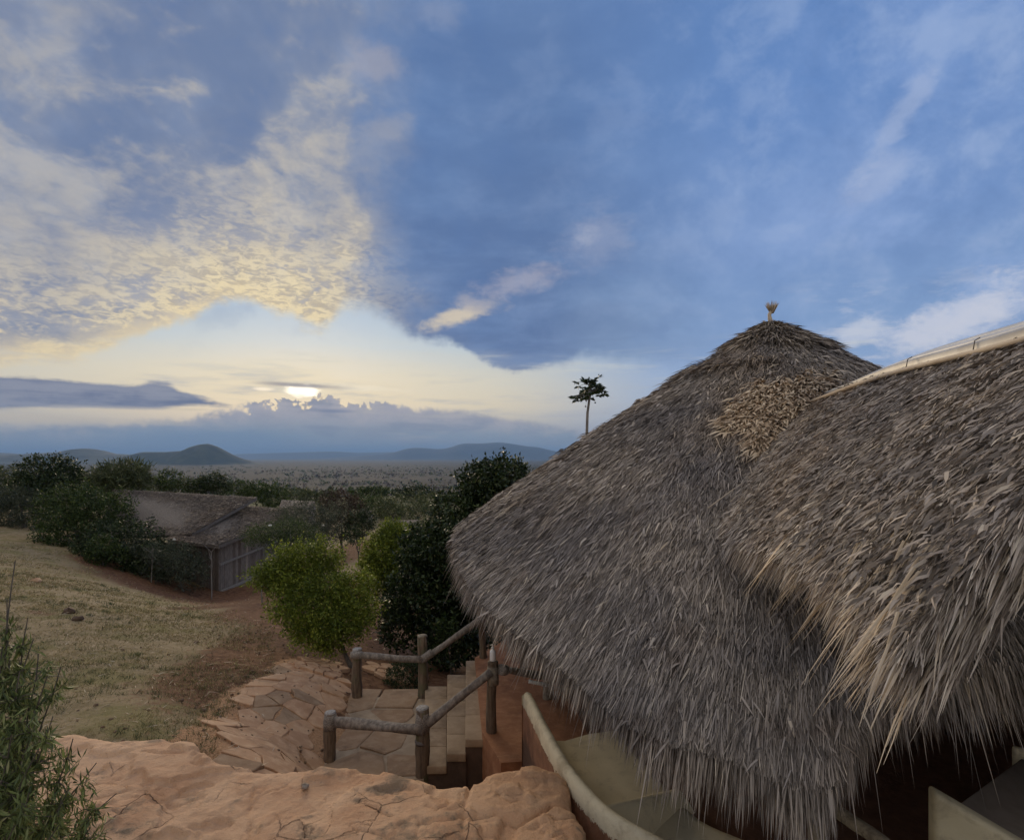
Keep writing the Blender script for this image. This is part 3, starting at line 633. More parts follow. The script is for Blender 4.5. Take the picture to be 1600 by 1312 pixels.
def px_clumps(lst, dz=1.0):
    """(px, py, d, rx_px, rz_px) -> world clumps; depth radius follows the width."""
    out = []
    for px, py, d, rx, rz in lst:
        out.append((P(px, py, d), (rx/F*d, rx/F*d*dz, rz/F*d)))
    return out

# ------------------------------------------------------------------ round hut: roof
APEX = np.array([3.6, 8.0, 1.858])
def cone_drop(r): return .575*r+.017*r*r
def cone_z(x, y): return APEX[2]-cone_drop(np.hypot(x-APEX[0], y-APEX[1]))
def hit(px, py, fz, lo=1.0, hi=12.0):
    ds = np.linspace(lo, hi, 2400); p = P(px, py, 1.0); v = p[2]*ds-fz(p[0]*ds, ds); i = np.argmax(v < 0)
    return p*ds[i] if v[i] < 0 else None
EAVE = [(712, 838), (716, 880), (728, 925), (752, 965), (800, 1008), (850, 1052), (905, 1105), (960, 1160), (1010, 1196), (1070, 1220), (1130, 1235), (1190, 1262), (1250, 1285), (1300, 1285),
        (1335, 1205), (1370, 1140), (1430, 1118), (1500, 1112), (1560, 1100)]
th, rr = [], []
for e in EAVE:
    h_ = hit(e[0]-(e[1]-830)*.03 if e[0] < 1100 else e[0], e[1]-max(0, min(1, (e[1]-850)/300))*50+(-8 if e[0] < 760 else 0), cone_z)
    if h_ is None: continue
    dx, dy = h_[0]-APEX[0], h_[1]-APEX[1]; th.append(math.atan2(dx, -dy)); rr.append(math.hypot(dx, dy))   # angle from the direction towards -Y
order = np.argsort(th); TH = np.array(th)[order]; RR = np.array(rr)[order]
print('eave', np.round(np.degrees(TH)), np.round(RR, 2))
TH = np.concatenate([[-math.pi, TH[0]-.5], TH, [TH[-1]+.5, math.pi]]); RR = np.concatenate([[4.4, 4.4], RR, [4.8, 4.4]])
def eave_r(t_): return np.interp(t_, TH, RR)
def cone_pt(t_, r): x = APEX[0]+np.sin(t_)*r; y = APEX[1]-np.cos(t_)*r; return np.stack([x, y, APEX[2]-cone_drop(r)], -1)
def cone_frame(t_, r):
    sl = .575+.034*r; d = norm(np.stack([np.sin(t_), -np.cos(t_), -sl], -1)); side = np.stack([np.cos(t_), np.sin(t_), 0*t_], -1)
    return d, norm(np.cross(side, d)*-1) if False else norm(np.stack([np.sin(t_)*sl, -np.cos(t_)*sl, np.ones_like(t_)], -1)), side

# gable wing: ridge along Y, slope falls to -X
def ridge(y): return np.stack([3.27+(y-6)*.096, y, .63+(6-y)*.028+.045*np.exp(-((y-4.6)/1.1)**2)], -1)
def wing_drop(s): return .6*s+.2*s*s
def wing_z(x, y):
    rd = ridge(np.asarray(y, float)); s = rd[..., 0]-x; return rd[..., 2]-wing_drop(np.maximum(s, 0))-np.maximum(-s, 0)*.6
WE = [(1095, 850), (1100, 880), (1130, 905), (1185, 925), (1240, 955), (1285, 1010), (1335, 1060), (1390, 1120), (1440, 1180)]
wy, ws = [], []
for e in WE:
    k_ = max(0, min(1, (e[0]-1150)/200)); h_ = hit(e[0]+22+14*k_, e[1]-72-48*k_, wing_z)
    if h_ is not None: wy.append(h_[1]); ws.append(ridge(np.array(h_[1]))[0]-h_[0])
o_ = np.argsort(wy); wy = np.array(wy)[o_]; ws = np.array(ws)[o_]
print('wing eave', np.round(wy, 2), np.round(ws, 2))
def wing_se(y): return np.interp(y, wy, ws)
Y_VERGE = 1.98

hut = empty('thatched_round_hut', (APEX[0], APEX[1], -3.35), 'large round hut under a conical grey thatched roof with a straw tuft on its peak', 'hut')
wing = empty('thatched_wing', (3.2, 3.9, -3.35), 'nearer thatched roof wing at the right with pale metal sheets along its ridge', 'roof')

def build_cone():
    nt, nr = 240, 60
    t_ = np.linspace(-math.pi, math.pi, nt, endpoint=False); v = np.linspace(0.005, 1, nr)
    T_, V_ = np.meshgrid(t_, v, indexing='ij'); Rr = V_*(eave_r(T_)-.10)
    p = cone_pt(T_, Rr); d, n_, s_ = cone_frame(T_, Rr)
    bump_ = fbm(T_*9, Rr*1.5, 4, 2)*.03
    top = p+n_*(bump_-.05)[..., None]; bot = p-n_*.26*np.clip(V_*4, .3, 1)[..., None]+d*0.02
    nvt = nt*nr; V = np.concatenate([top.reshape(-1, 3), bot.reshape(-1, 3)])
    f1 = grid_faces(nt, nr, True); f2 = f1[:, ::-1]+nvt
    i = np.arange(nt); a = i*nr+nr-1; b = ((i+1) % nt)*nr+nr-1
    f3 = np.stack([a, b, b+nvt, a+nvt], -1)
    link('roof', raw('roof', V, [f1, f2, f3], True), M['thatch_base'], hut)
    g = np.random.default_rng(11)
    # straw over the visible side, denser where it is close to the terrace
    def sample(N, rmin=0.0):
        tt = g.uniform(-2.35, 1.75, N*4); er = eave_r(tt); r = er*np.sqrt(g.uniform(0, 1, N*4)); p = cone_pt(tt, r)
        dist = np.linalg.norm(p, axis=1); keep = g.uniform(0, 1, N*4) < np.clip((3.6/dist)**1.3, 0, 1)
        hid = (wing_z(p[:, 0], p[:, 1]) > p[:, 2]+.10) & (p[:, 1] > 3.0+0*p[:, 0]) & (p[:, 0] > 2.0)
        k = np.where(keep & ~hid & (r > rmin))[0][:N]; return tt[k], r[k], p[k], dist[k]
    tt, r, p, dist = sample(300000)
    d, n_, s_ = cone_frame(tt, r); N = len(tt)
    lump = fbm(tt*14, r*2.2, 3, 4)
    swirl = fbm(tt*5, r*1.2, 3, 8)*.35
    al_ = 1-.45*np.clip((r/eave_r(tt)-.6)/.3, 0, 1); dv = norm(d+s_*((g.normal(0, .25, N)+swirl*.5)*al_)[:, None]+n_*g.normal(.015, .035, N)[:, None])
    W_ = g.uniform(.0032, .0085, N)*np.clip(dist/4.2, .85, 1.15); L_ = g.uniform(.05, .17, N)*np.where(g.uniform(0, 1, N) < .05, 1.5, 1)
    low = np.clip((r/eave_r(tt)-.55)/.3, 0, 1)*np.clip((tt+1.3)/.6, 0, 1); L_ = L_*(1+.6*low)
    r2 = np.minimum(r, eave_r(tt)-L_*.95+.02); p = cone_pt(tt, r2); d, n_, s_ = cone_frame(tt, r2)
    V, q, t3 = strips(p+n_*(g.uniform(-.05, .012, N)+lump*.03)[:, None], dv, n_, L_, W_, g.uniform(-.004, .010, N), .45, g)
    tag(link('thatch_straw', raw('thatch_straw', V, [q, t3]), M['straw_grey'], hut), kind='stuff')
    tt, r, p, dist = sample(5000); N = len(tt); d, n_, s_ = cone_frame(tt, r); dv = norm(d+s_*g.normal(0, .38, N)[:, None]+n_*g.normal(.12, .12, N)[:, None])
    V, q, t3 = strands(p+n_*g.uniform(-.01, .035, N)[:, None], dv, n_, g.uniform(.06, .17, N), g.uniform(.008, .017, N)*np.clip(dist/4, .8, 1.8), g.uniform(-.01, .02, N), .01, .6, g)
    tag(link('broken_leaves', raw('broken_leaves', V, [q, t3]), M['straw_grey'], hut), kind='stuff')
    # hanging fringe
    N = 85000; tt = g.uniform(-2.2, 1.7, N); er = eave_r(tt); dep = g.uniform(0, 1, N)
    r = er-.42*g.uniform(0, 1, N)**1.0+.04*fbm(tt*40, tt*3, 2, 5); p = cone_pt(tt, r); d, n_, s_ = cone_frame(tt, r)
    dv = norm(d*.8+np.array([0, 0, -.7])*np.clip((r-er+.42)/.42, 0, 1)[:, None]*1.15+s_*g.normal(0, .12, N)[:, None])
    ragged = 1+.45*fbm(tt*55, tt*0+3, 2, 6)
    L_ = g.uniform(.06, .2, N)*ragged*np.clip(1.15-.0*dep, 0, 2); big = g.uniform(0, 1, N) < .02; L_ = np.where(big, L_*1.9, L_); L_ = L_*(1+.5*np.clip((tt+.9)/.6, 0, 1)*np.clip(1.1-tt, 0, 1))
    fardist = np.linalg.norm(p, axis=1)
    V, q, t3 = strands(p-n_*(dep**2*.24)[:, None], dv, n_, L_*np.clip(1.15-fardist*.03, .7, 1), g.uniform(.003, .009, N), g.uniform(0, .015, N), 0, .7, g)
    tag(link('eave_fringe', raw('eave_fringe', V, [q, t3]), M['straw_grey'], hut), kind='stuff')
    # browner straw in the valley beside the wing and on the sheltered eave under it
    N = 26000; tt = g.uniform(.05, 1.7, N*3); er = eave_r(tt); r = er*g.uniform(.35, 1.0, N*3); p = cone_pt(tt, r)
    dz = p[:, 2]-wing_z(p[:, 0], p[:, 1]); near = (np.abs(dz) < .22) | ((p[:, 1] < 3.6) & (p[:, 0] > 1.5)) ; k = np.where(near)[0][:N]; tt, r, p = tt[k], r[k], p[k]; N = len(tt)
    d, n_, s_ = cone_frame(tt, r); dv = norm(d+s_*g.normal(0, .22, N)[:, None]+n_*g.normal(.05, .08, N)[:, None]+np.array([0, 0, -.3]))
    V, q, t3 = strands(p+n_*g.uniform(-.08, .03, N)[:, None], dv, n_, g.uniform(.15, .42, N), g.uniform(.005, .012, N), .01, 0, .6, g)
    tag(link('valley_straw', raw('valley_straw', V, [q, t3]), M['straw_tan'], hut), kind='stuff')
    # newer tan patch below the ridge tip: overlapping rows of short straw
    rows = []; poly = [(1128, 668), (1150, 640), (1182, 610), (1290, 598), (1312, 606), (1275, 628), (1238, 655), (1205, 700), (1176, 716), (1166, 680)]
    def inside(x, y, pl):
        c_ = False; j = len(pl)-1
        for i in range(len(pl)):
            if (pl[i][1] > y) != (pl[j][1] > y) and x < (pl[j][0]-pl[i][0])*(y-pl[i][1])/(pl[j][1]-pl[i][1])+pl[i][0]: c_ = not c_
            j = i
        return c_
    pts = []
    while len(pts) < 2300:
        x, y = g.uniform(1120, 1315), g.uniform(590, 722)
        wx, wy = float(fbm(np.array(x/14.), np.array(y/14.), 3, 91))*26, float(fbm(np.array(x/14.+9), np.array(y/14.), 3, 92))*20
        if g.uniform() < .03: wx, wy = wx*3, wy*3
        if inside(x+wx, y+wy, poly):
            row = round((y+.12*(x-1200))/11)*11-.12*(x-1200)+g.normal(0, 4); h_ = hit(x, row-9, cone_z)
            if h_ is not None: pts.append(h_)
    p = np.array(pts); tt = np.arctan2(p[:, 0]-APEX[0], -(p[:, 1]-APEX[1])); r = np.hypot(p[:, 0]-APEX[0], p[:, 1]-APEX[1]); N = len(p)
    d, n_, s_ = cone_frame(tt, r); dv = norm(d+s_*(g.normal(-.1, .5, N))[:, None]+n_*g.normal(.28, .2, N)[:, None])
    V, q, t3 = strands(p-n_*.01+n_*g.uniform(0, .03, N)[:, None], dv, n_, g.uniform(.12, .26, N), g.uniform(.014, .032, N), .02, .02, .4, g)
    tag(link('tan_patch', raw('tan_patch', V, [q, t3]), M['straw_tan'], hut), kind='stuff')
    # cap straw near the apex
    N = 5200; tt = g.uniform(-math.pi, math.pi, N); r = g.uniform(.02, .62, N)**1.0
    r = np.where(g.uniform(0, 1, N) < .35, np.abs(g.normal(1.15, .12, N))*np.where(tt < -.3, 1, .55), r); p = cone_pt(tt, r); d, n_, s_ = cone_frame(tt, r)
    dv = norm(d+s_*g.normal(0, .3, N)[:, None]+n_*g.normal(.14, .12, N)[:, None])
    V, q, t3 = strands(p+n_*g.uniform(-.01, .05, N)[:, None], dv, n_, g.uniform(.1, .32, N), g.uniform(.008, .02, N), .02, .01, .6, g)
    tag(link('cap_straw', raw('cap_straw', V, [q, t3]), M['straw_cap'], hut), kind='stuff')
    # finial
    a = APEX+[0, 0, -.06]; fin = tube_obj('finial', wobbly(a, a+[.01, 0, .24], 5, .01, 3), [.034, .032, .03, .026, .03], M['straw_tan'], hut, sides=8, wob=.15)
    N = 120; th_ = g.uniform(0, 6.28, N); p0 = a+[.01, 0, .2]+np.stack([np.cos(th_)*.02, np.sin(th_)*.02, 0*th_], -1)
    dv = norm(np.stack([np.cos(th_)*.32, np.sin(th_)*.32, np.ones(N)], -1)+g.normal(0, .12, (N, 3)))
    V, q, t3 = strands(p0, dv, norm(g.normal(0, 1, (N, 3))), g.uniform(.1, .19, N), .011, 0, 0, .5, g)
    tag(link('finial_tuft', raw('finial_tuft', V, [q, t3]), M['straw_tan'], fin), kind='stuff')
    # stray single stalks lying on the thatch
    for i, (x0, y0, x1, y1) in enumerate([(898, 662, 960, 640), (793, 801, 809, 787), (1072, 716, 1086, 700), (955, 655, 985, 640), (1170, 735, 1176, 750), (1118, 690, 1128, 712), (1148, 585, 1152, 598), (1140, 790, 1168, 762), (1105, 800, 1180, 745), (1155, 700, 1166, 722),
                                          (990, 640, 1014, 626), (840, 845, 852, 826), (1120, 840, 1190, 812)]):
        p0, p1 = hit(x0, y0, cone_z), hit(x1, y1, cone_z)
        if p0 is None or p1 is None: continue
        up = np.array([0, -.02, .035]); link_me = tube(wobbly(p0+up, p1+up, 5, .006, i), np.linspace(.006, .003, 5), 4)
        link('loose_stalk', raw('loose_stalk', link_me[0], [link_me[1], link_me[2]]), M['frond'], hut)
build_cone()

def leaf_blade(name, L, W, seed):
    """A dry palm leaflet: split into narrow fingers, folded along its middle. Hangs along -Z."""
    g = np.random.default_rng(seed); parts = []
    k = g.integers(2, 5)
    for i in range(k):
        x = (i-(k-1)/2)*W/k*.9; n = 6; s = np.linspace(0, 1, n); LL = L*g.uniform(.65, 1.05)
        cx = x*(1-.4*s)+.02*np.sin(s*2+i)*L; wd = W/k*.55*np.sin(np.clip(s*.85+.15, 0, 1)*np.pi)**.6*(1-s*.75)+.0008
        z = -s*LL; yb = .05*L*np.sin(s*2.2+i*.8)+.008*i
        l = np.stack([cx-wd, yb, z], -1); c_ = np.stack([cx, yb+wd*.6, z], -1); r_ = np.stack([cx+wd, yb, z], -1)
        V = np.stack([l, c_, r_], 1).reshape(-1, 3); f = []
        for a in range(n-1):
            for b in range(2): f.append([a*3+b, a*3+b+1, a*3+3+b+1, a*3+3+b])
        parts.append((V, np.array(f), np.zeros((0, 3), int)))
    V, fs = merge(parts); me = raw(name, V, fs); me.materials.append(M['frond']); return me
BLADES = [leaf_blade('palm_leaf', .5, .05, s) for s in range(7)]
from mathutils import Matrix
def hang(parent, pos, direction, scale, seed, roll):
    o = bpy.data.objects.new('palm_leaf', BLADES[seed % 7]); COL.objects.link(o); o.parent = parent
    qv = (-Vector([float(v) for v in direction])).to_track_quat('Z', 'Y')
    o.rotation_mode = 'QUATERNION'; o.rotation_quaternion = qv @ Vector((0, 0, 1)).rotation_difference(Vector((0, 0, 1))) @ Matrix.Rotation(roll, 4, 'Z').to_quaternion()
    o.location = Vector([float(v) for v in pos])-parent.location; o.scale = (scale, scale, scale)
    return o

def build_wing():
    ny, ns = 120, 50
    y = np.linspace(Y_VERGE+.08, 6.9, ny); v = np.linspace(0, 1, ns)
    Y_, V_ = np.meshgrid(y, v, indexing='ij'); S = V_*(wing_se(Y_)-.08); rd = ridge(Y_)
    def wn(s): sl = .6+.4*s; n_ = np.stack([-sl, 0*s, np.ones_like(s)], -1); return norm(n_), norm(np.stack([-np.ones_like(s), 0*s, -sl], -1))
    def wp(y_, s): r_ = ridge(y_); return np.stack([r_[..., 0]-s, y_, r_[..., 2]-wing_drop(s)], -1)
    n_, d_ = wn(S); p = wp(Y_, S); top = p+n_*(fbm(Y_*1.5, S*1.5, 4, 12)*.03-.05)[..., None]; bot = p-n_*.2
    # mirrored far slope (simple)
    V = np.concatenate([top.reshape(-1, 3), bot.reshape(-1, 3)]); k = ny*ns
    f1 = grid_faces(ny, ns); f2 = f1[:, ::-1]+k
    a = np.arange(ny-1)*ns+ns-1; f3 = np.stack([a, a+ns, a+ns+k, a+k], -1); b = np.arange(ns-1); f4 = np.stack([b+1, b, b+k, b+1+k], -1)
    link('roof_slope', raw('roof_slope', V, [f1, f2, f3, f4], True), M['thatch_base'], wing)
    V2 = V.copy(); V2[:, 0] = 2*(3.27+(V2[:, 1]-6)*.096)-V2[:, 0]
    link('roof_slope', raw('roof_slope', V2, [f1[:, ::-1], f2[:, ::-1], f3[:, ::-1], f4[:, ::-1]], True), M['thatch_base'], wing)
    g = np.random.default_rng(21)
    def sample(N, s_lo=0):
        yy = Y_VERGE+g.uniform(0, 1, N*3)**1.35*4.6; se = wing_se(yy); s = se*g.uniform(s_lo, 1, N*3); p = wp(yy, s)
        ok = p[:, 2] > cone_z(p[:, 0], p[:, 1])-.05; k_ = np.where(ok)[0][:N]; return yy[k_], s[k_], p[k_]
    for N, mt, nm, lo in ((138000, 'straw_warm', 'thatch_straw', 0), (32000, 'straw_grey', 'weathered_straw', 0)):
        yy, s, p = sample(N, lo); N = len(yy); n_, d_ = wn(s); sd = np.array([0, -1.0, 0]); dist = np.linalg.norm(p, axis=1)
        lump = fbm(yy*3, s*3, 3, 14); sw = fbm(yy*1.4, s*1.4, 3, 18)*.4
        dv = norm(d_+sd*(g.normal(0.02, .32, N)+sw*.4)[:, None]+n_*g.normal(.02, .05, N)[:, None])
        L_ = g.uniform(.05, .17, N); W_ = g.uniform(.003, .009, N)*np.clip(dist/3, .8, 1.3)
        V, q, t3 = strips(p+n_*(g.uniform(-.05, .012, N)+lump*.035)[:, None], dv, n_, L_, W_, g.uniform(-.004, .010, N), .5, g)
        tag(link(nm, raw(nm, V, [q, t3]), M[mt], wing), kind='stuff')
    yy, s, p = sample(12000); N = len(yy); n_, d_ = wn(s); sd = np.array([0, -1.0, 0]); dv = norm(d_+sd*g.normal(0, .45, N)[:, None]+n_*g.normal(.10, .12, N)[:, None])
    V, q, t3 = strands(p+n_*g.uniform(-.01, .035, N)[:, None], dv, n_, g.uniform(.03, .12, N), g.uniform(.008, .018, N), g.uniform(-.01, .02, N), .01, .6, g)
    tag(link('broken_leaves', raw('broken_leaves', V, [q, t3]), M['straw_grey'], wing), kind='stuff')
    # fringe along eave and verge
    N = 24000; yy = g.uniform(Y_VERGE, 4.9, N); se = wing_se(yy); s = se-.3*g.uniform(0, 1, N); p = wp(yy, s); n_, d_ = wn(s); sd = np.array([0, -1.0, 0])
    rag = 1+.6*fbm(yy*9, yy*0+1, 2, 16)
    dv = norm(d_+np.array([0, 0, -.35])+sd*g.normal(.05, .22, N)[:, None]); dep = g.uniform(0, 1, N)
    V, q, t3 = strands(p-n_*(dep**1.5*.2)[:, None], dv, n_, g.uniform(.08, .26, N)*rag, g.uniform(.004, .010, N), .01, .02, .7, g)
    tag(link('eave_fringe', raw('eave_fringe', V, [q, t3]), M['straw_warm'], wing), kind='stuff')
    N = 14000; s = wing_se(Y_VERGE)*g.uniform(0.0, 1, N); yy = Y_VERGE+g.uniform(-.02, .22, N); p = wp(yy, s); n_, d_ = wn(s); dep = g.uniform(0, 1, N)
    dv = norm(d_+sd*g.normal(.1, .2, N)[:, None]+np.array([0, 0, -.15]))
    V, q, t3 = strands(p-n_*(dep*.19)[:, None], dv, n_, g.uniform(.08, .3, N), g.uniform(.004, .011, N), .01, .01, .7, g)
    tag(link('verge_fringe', raw('verge_fringe', V, [q, t3]), M['straw_warm'], wing), kind='stuff')
    # big single palm leaves hanging from the eave
    for i in range(150):
        yy = float(g.uniform(Y_VERGE, 3.4) if i < 110 else g.uniform(Y_VERGE, 2.2)); s = float(wing_se(yy)-g.uniform(-.02, .22)); p = wp(np.array(yy), np.array(s)); n_, d_ = wn(np.array(s))
        dv = norm(d_*1.0+np.array([0, 0, -.25*g.uniform(0, 1)])+sd*g.normal(.0, .2)); hang(wing, p-n_*g.uniform(-.01, .15), dv, float(g.uniform(.35, .95) if i < 110 else g.uniform(.5, 1.05)), i, float(g.uniform(-.9, .9)))
    for i in range(60):      # along the verge
        s = float(wing_se(Y_VERGE)*g.uniform(.1, 1)); p = wp(np.array(Y_VERGE+g.uniform(-.02, .1)), np.array(s)); n_, d_ = wn(np.array(s))
        hang(wing, p-n_*g.uniform(0, .15), norm(d_+sd*g.normal(.15, .2)+np.array([0, 0, -.2])), float(g.uniform(.3, .7)), i+3, float(g.uniform(-.9, .9)))
    # ridge sheets: long overlapping pale strips laid on the crest
    for k, (o1, o2, up, y0, y1) in enumerate([(.118, .18, -.048, 2.2, 6.05), (.058, .108, -.008, 2.2, 5.97), (.0, .046, .026, 2.2, 5.85), (-.075, -.012, .045, 2.2, 5.7)]):
        nn = 40; yy = np.linspace(y0, y1, nn); rd = ridge(yy); tap = np.clip((y1-yy)/2.4, .10, 1)**.8; mat_ = ['sheet_dull', 'sheet', 'sheet', 'sheet_dull'][k]
        prof = []
        for a, (xo, zo) in enumerate([(o2, -.05), (o2-.004, 0), ((o1+o2)/2, .02), (o1+.004, .008), (o1, -.03)]):
            prof.append(np.stack([rd[:, 0]-xo*tap, yy, rd[:, 2]+up*tap+zo*tap+.035+.004*np.sin(yy*3+k)], -1))
        V = np.stack(prof, 1).reshape(-1, 3); V = np.concatenate([V, V-[0, 0, .006]]); f = grid_faces(nn, 5); f_ = np.concatenate([f[:, ::-1], f+nn*5])
        link('ridge_sheet', raw('ridge_sheet', V, [f_], False), M[mat_], wing)
    rd = ridge(np.linspace(3.0, 6.1, 20)); 
    tube_obj('ridge_pole', rd+np.array([-.20, 0, -.075]), .018, M['frond'], wing, sides=6)
    for yy in (3.55, 4.25, 5.2):
        r_ = ridge(np.array(yy)); pts = [r_+[-.195, 0, -.07], r_+[-.183, 0, .0], r_+[-.15, 0, .02]]
        tube_obj('wire_tie', pts, .0035, M['wire'], wing, sides=5)
build_wing()
# palm leaves hanging from the round hut's sheltered eave
g2 = np.random.default_rng(33)
for i in range(90):
    t_ = np.array(g2.uniform(-.25, 1.1)) if i < 60 else np.array(g2.uniform(-1.2, -.2)); r = eave_r(t_)-g2.uniform(-.03, .2); p = cone_pt(t_, r); d, n_, s_ = cone_frame(t_, r)
    dv = norm(d*.6+np.array([0, 0, -.8])+s_*g2.normal(0, .12)); hang(hut, p-n_*g2.uniform(0, .15), dv, float(g2.uniform(.35, .75 if i < 60 else .5)), i, float(g2.uniform(-1, 1)))

# ------------------------------------------------------------------ under the roof: floor, parapet sofa, posts
def poly_prism(name, outline, z0, z1, mat, parent=None, kind=None):
    V = [(x, y, z1) for x, y in outline]+[(x, y, z0) for x, y in outline]; n = len(outline); me = bpy.data.meshes.new(name)
    faces = [tuple(range(n)), tuple(range(2*n-1, n-1, -1))]+[(i+n, (i+1) % n+n, (i+1) % n, i) for i in range(n)]
    me.from_pydata([tuple(map(float, v)) for v in V], [], faces); me.update()
    o = link(name, me, mat, parent)
    if kind: tag(o, kind=kind)
    return o
RIM = [(.17, 6.34), (.22, 6.1), (.31, 5.58), (.43, 4.98), (.54, 4.59), (.71, 4.21), (.90, 3.98), (1.06, 3.84), (1.4, 3.56), (1.85, 3.33), (2.5, 3.12), (3.3, 3.0)]
RIM = np.array(RIM)
def resample(pl, n):
    pl = np.asarray(pl, float); d = np.concatenate([[0], np.cumsum(np.linalg.norm(np.diff(pl, axis=0), axis=1))]); s = np.linspace(0, d[-1], n)
    out = np.stack([np.interp(s, d, pl[:, k]) for k in range(pl.shape[1])], -1)
    for _ in range(3): out[1:-1] = (out[:-2]+2*out[1:-1]+out[2:])/4
    return out
fl = [tuple(p) for p in resample(RIM, 24)]+[(7.5, 2.6), (8.5, 6), (8, 11), (4, 12.6), (0.4, 11.5), (-.62, 9.6), (-.36, 7.0), (-.12, 6.3)]
poly_prism('floor', fl, -3.9, -3.34, M['terracotta'], hut)
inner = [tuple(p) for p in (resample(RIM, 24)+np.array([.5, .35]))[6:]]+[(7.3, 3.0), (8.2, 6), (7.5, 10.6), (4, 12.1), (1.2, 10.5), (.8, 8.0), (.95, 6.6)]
poly_prism('floor_shade', inner, -3.5, -3.336, M['interior_shade'], hut)  # darker sheet over the floor, painting the shade under the roof
def arc_wall(name, pts, z0, ztop, parent):
    pts = resample(pts, 40); V = []
    for x, y in pts: V += [(x, y, z0), (x, y, min(ztop, 9))]
    V = np.array(V); V = np.concatenate([V, V+[.12, .12, 0]]); f = grid_faces(len(pts), 2); link(name, raw(name, V, [np.concatenate([f, f[:, ::-1]+2*len(pts)])], True), M['interior_shade'], parent)
aa = np.linspace(math.radians(160), math.radians(-35), 30); arc_wall('light_block_back', np.stack([3.6+3.4*np.cos(aa), 8+3.4*np.sin(aa)], -1), -3.4, -.75, hut)  # added wall, keeps light from coming in behind the hut
arc_wall('light_block_side', [(6.3, 6.0), (6.0, 4.5), (5.4, 3.0), (5.0, 1.6)], -3.4, -1.1, wing)  # added wall, shuts out the open sky to the right of the wing
def sweep(name, path, profile, mat, parent):
    """profile: (offset towards the hut, z); path in plan."""
    path = resample(path, 60); tn = norm(np.gradient(path, axis=0)); nr = np.stack([-tn[:, 1], tn[:, 0]], -1)
    c_ = np.array([3.6, 8.0]); sg = np.sign(((c_-path)*nr).sum(-1))[:, None]; nr = nr*sg
    V = []
    for o, z in profile:
        q = path+nr*o; V.append(np.concatenate([q, np.full((len(q), 1), z)], 1))
    V = np.stack(V, 1); V[..., 2] += fbm(V[..., 0]*3, V[..., 1]*3, 2, 7)*.008
    me = raw(name, V.reshape(-1, 3), [grid_faces(len(path), len(profile))], True)
    # end caps
    o = link(name, me, mat, parent); return o
sofa = empty('cream_bench', (.2, 6.3, -3.34), 'curved cream plastered bench with a rounded back rim following the edge of the round hut', 'bench')
zt = -2.58
sweep('outer_wall', RIM, [(-.052, -4.1), (-.05, -3.0), (-.05, zt-.10), (-.046, zt-.04), (-.03, zt-.008), (0, zt), (.025, zt-.008), (.04, zt-.025)], M['parapet'], sofa)
sweep('seat', RIM[1:], [(.038, zt-.024), (.052, zt-.1), (.08, zt-.26), (.15, zt-.38), (.26, zt-.44), (.35, zt-.45), (.62, zt-.40), (.90, zt-.385), (.97, zt-.40), (1.0, zt-.45), (1.0, -3.36)], M['cream'], sofa)
# flat end of the rim and wall
e0, e1 = RIM[0], RIM[1]; tn = norm(np.array(e1)-np.array(e0)); nr = np.array([tn[1], -tn[0]])*(-1 if tn[1]*1-0 < 0 else 1)
me = bpy.data.meshes.new('wall_end'); a = np.array([RIM[0][0]-.062, RIM[0][1]-.01]); b = np.array([RIM[0][0]+.05, RIM[0][1]+.02])
me.from_pydata([(a[0], a[1], -4.0), (b[0], b[1], -4.0), (b[0], b[1], zt-.03), ((a[0]+b[0])/2, (a[1]+b[1])/2, zt), (a[0], a[1], zt-.04)], [], [(0, 1, 2, 3, 4)]); link('wall_end', me, M['parapet'], sofa)
# armrest dividing the bench
def mound(name, p0, p1, w, h0, h1, z0, mat, parent):
    n, k = 16, 9; t_ = np.linspace(0, 1, n); a = np.linspace(0, math.pi, k); p0, p1 = np.array(p0), np.array(p1); d = norm(p1-p0); s = np.array([-d[1], d[0]])
    V = []
    for i, u_ in enumerate(t_):
        h = h0+(h1-h0)*u_; c_ = p0+(p1-p0)*u_
        for aa in a: V.append([*(c_+s*math.cos(aa)*w*(1.0+.9*(1-math.sin(aa))**2)), z0+math.sin(aa)**.8*h-.02])
    return link(name, raw(name, np.array(V), [grid_faces(n, k)], True), mat, parent)
mound('armrest', (.66, 4.36), (1.46, 5.05), .085, .40, .13, -3.02, M['cream'], sofa)
#mound('seat_end', (.30, 5.98), (.95, 6.28), .09, .40, .16, -3.02, M['cream'], sofa)

sofa2 = empty('cream_divider_wall', (2.6, 3.0, -3.34), 'cream plastered wall end with a sloping top beneath the wing, at the lower right corner', 'wall')
def slab(name, pts, thick, mat, parent, bev=.02):
    """Quad sheet pts (4 corners) extruded by thick (vector)."""
    pts = np.array(pts, float); t_ = np.array(thick, float); V = np.concatenate([pts, pts+t_]); me = bpy.data.meshes.new(name)
    me.from_pydata([tuple(v) for v in V], [], [(0, 1, 2, 3), (7, 6, 5, 4), (0, 4, 5, 1), (1, 5, 6, 2), (2, 6, 7, 3), (3, 7, 4, 0)]); me.update()
    o = link(name, me, mat, parent)
    if bev:
        m_ = o.modifiers.new('bevel', 'BEVEL'); m_.width = bev; m_.segments = 3
        for p_ in me.polygons: p_.use_smooth = True
    return o
pA, pB = P(1460, 1238, 3.9), P(1640, 1345, 3.5)
slab('wall', [(pA[0], pA[1], -3.5), (pB[0], pB[1], -3.5), pB, pA], (.05, .14, 0), M['cream'], sofa2, .035)
lounge = empty('sloping_slab', P(1560, 1240, 4.4), 'dark grey sloping slab behind the cream wall end at the lower right', 'slab')
slab('top', [P(1496, 1256, 4.25), P(1700, 1370, 3.6), P(1720, 1260, 4.6), P(1596, 1183, 4.9)], (0, 0, -.12), M['cushion'], lounge, .015)
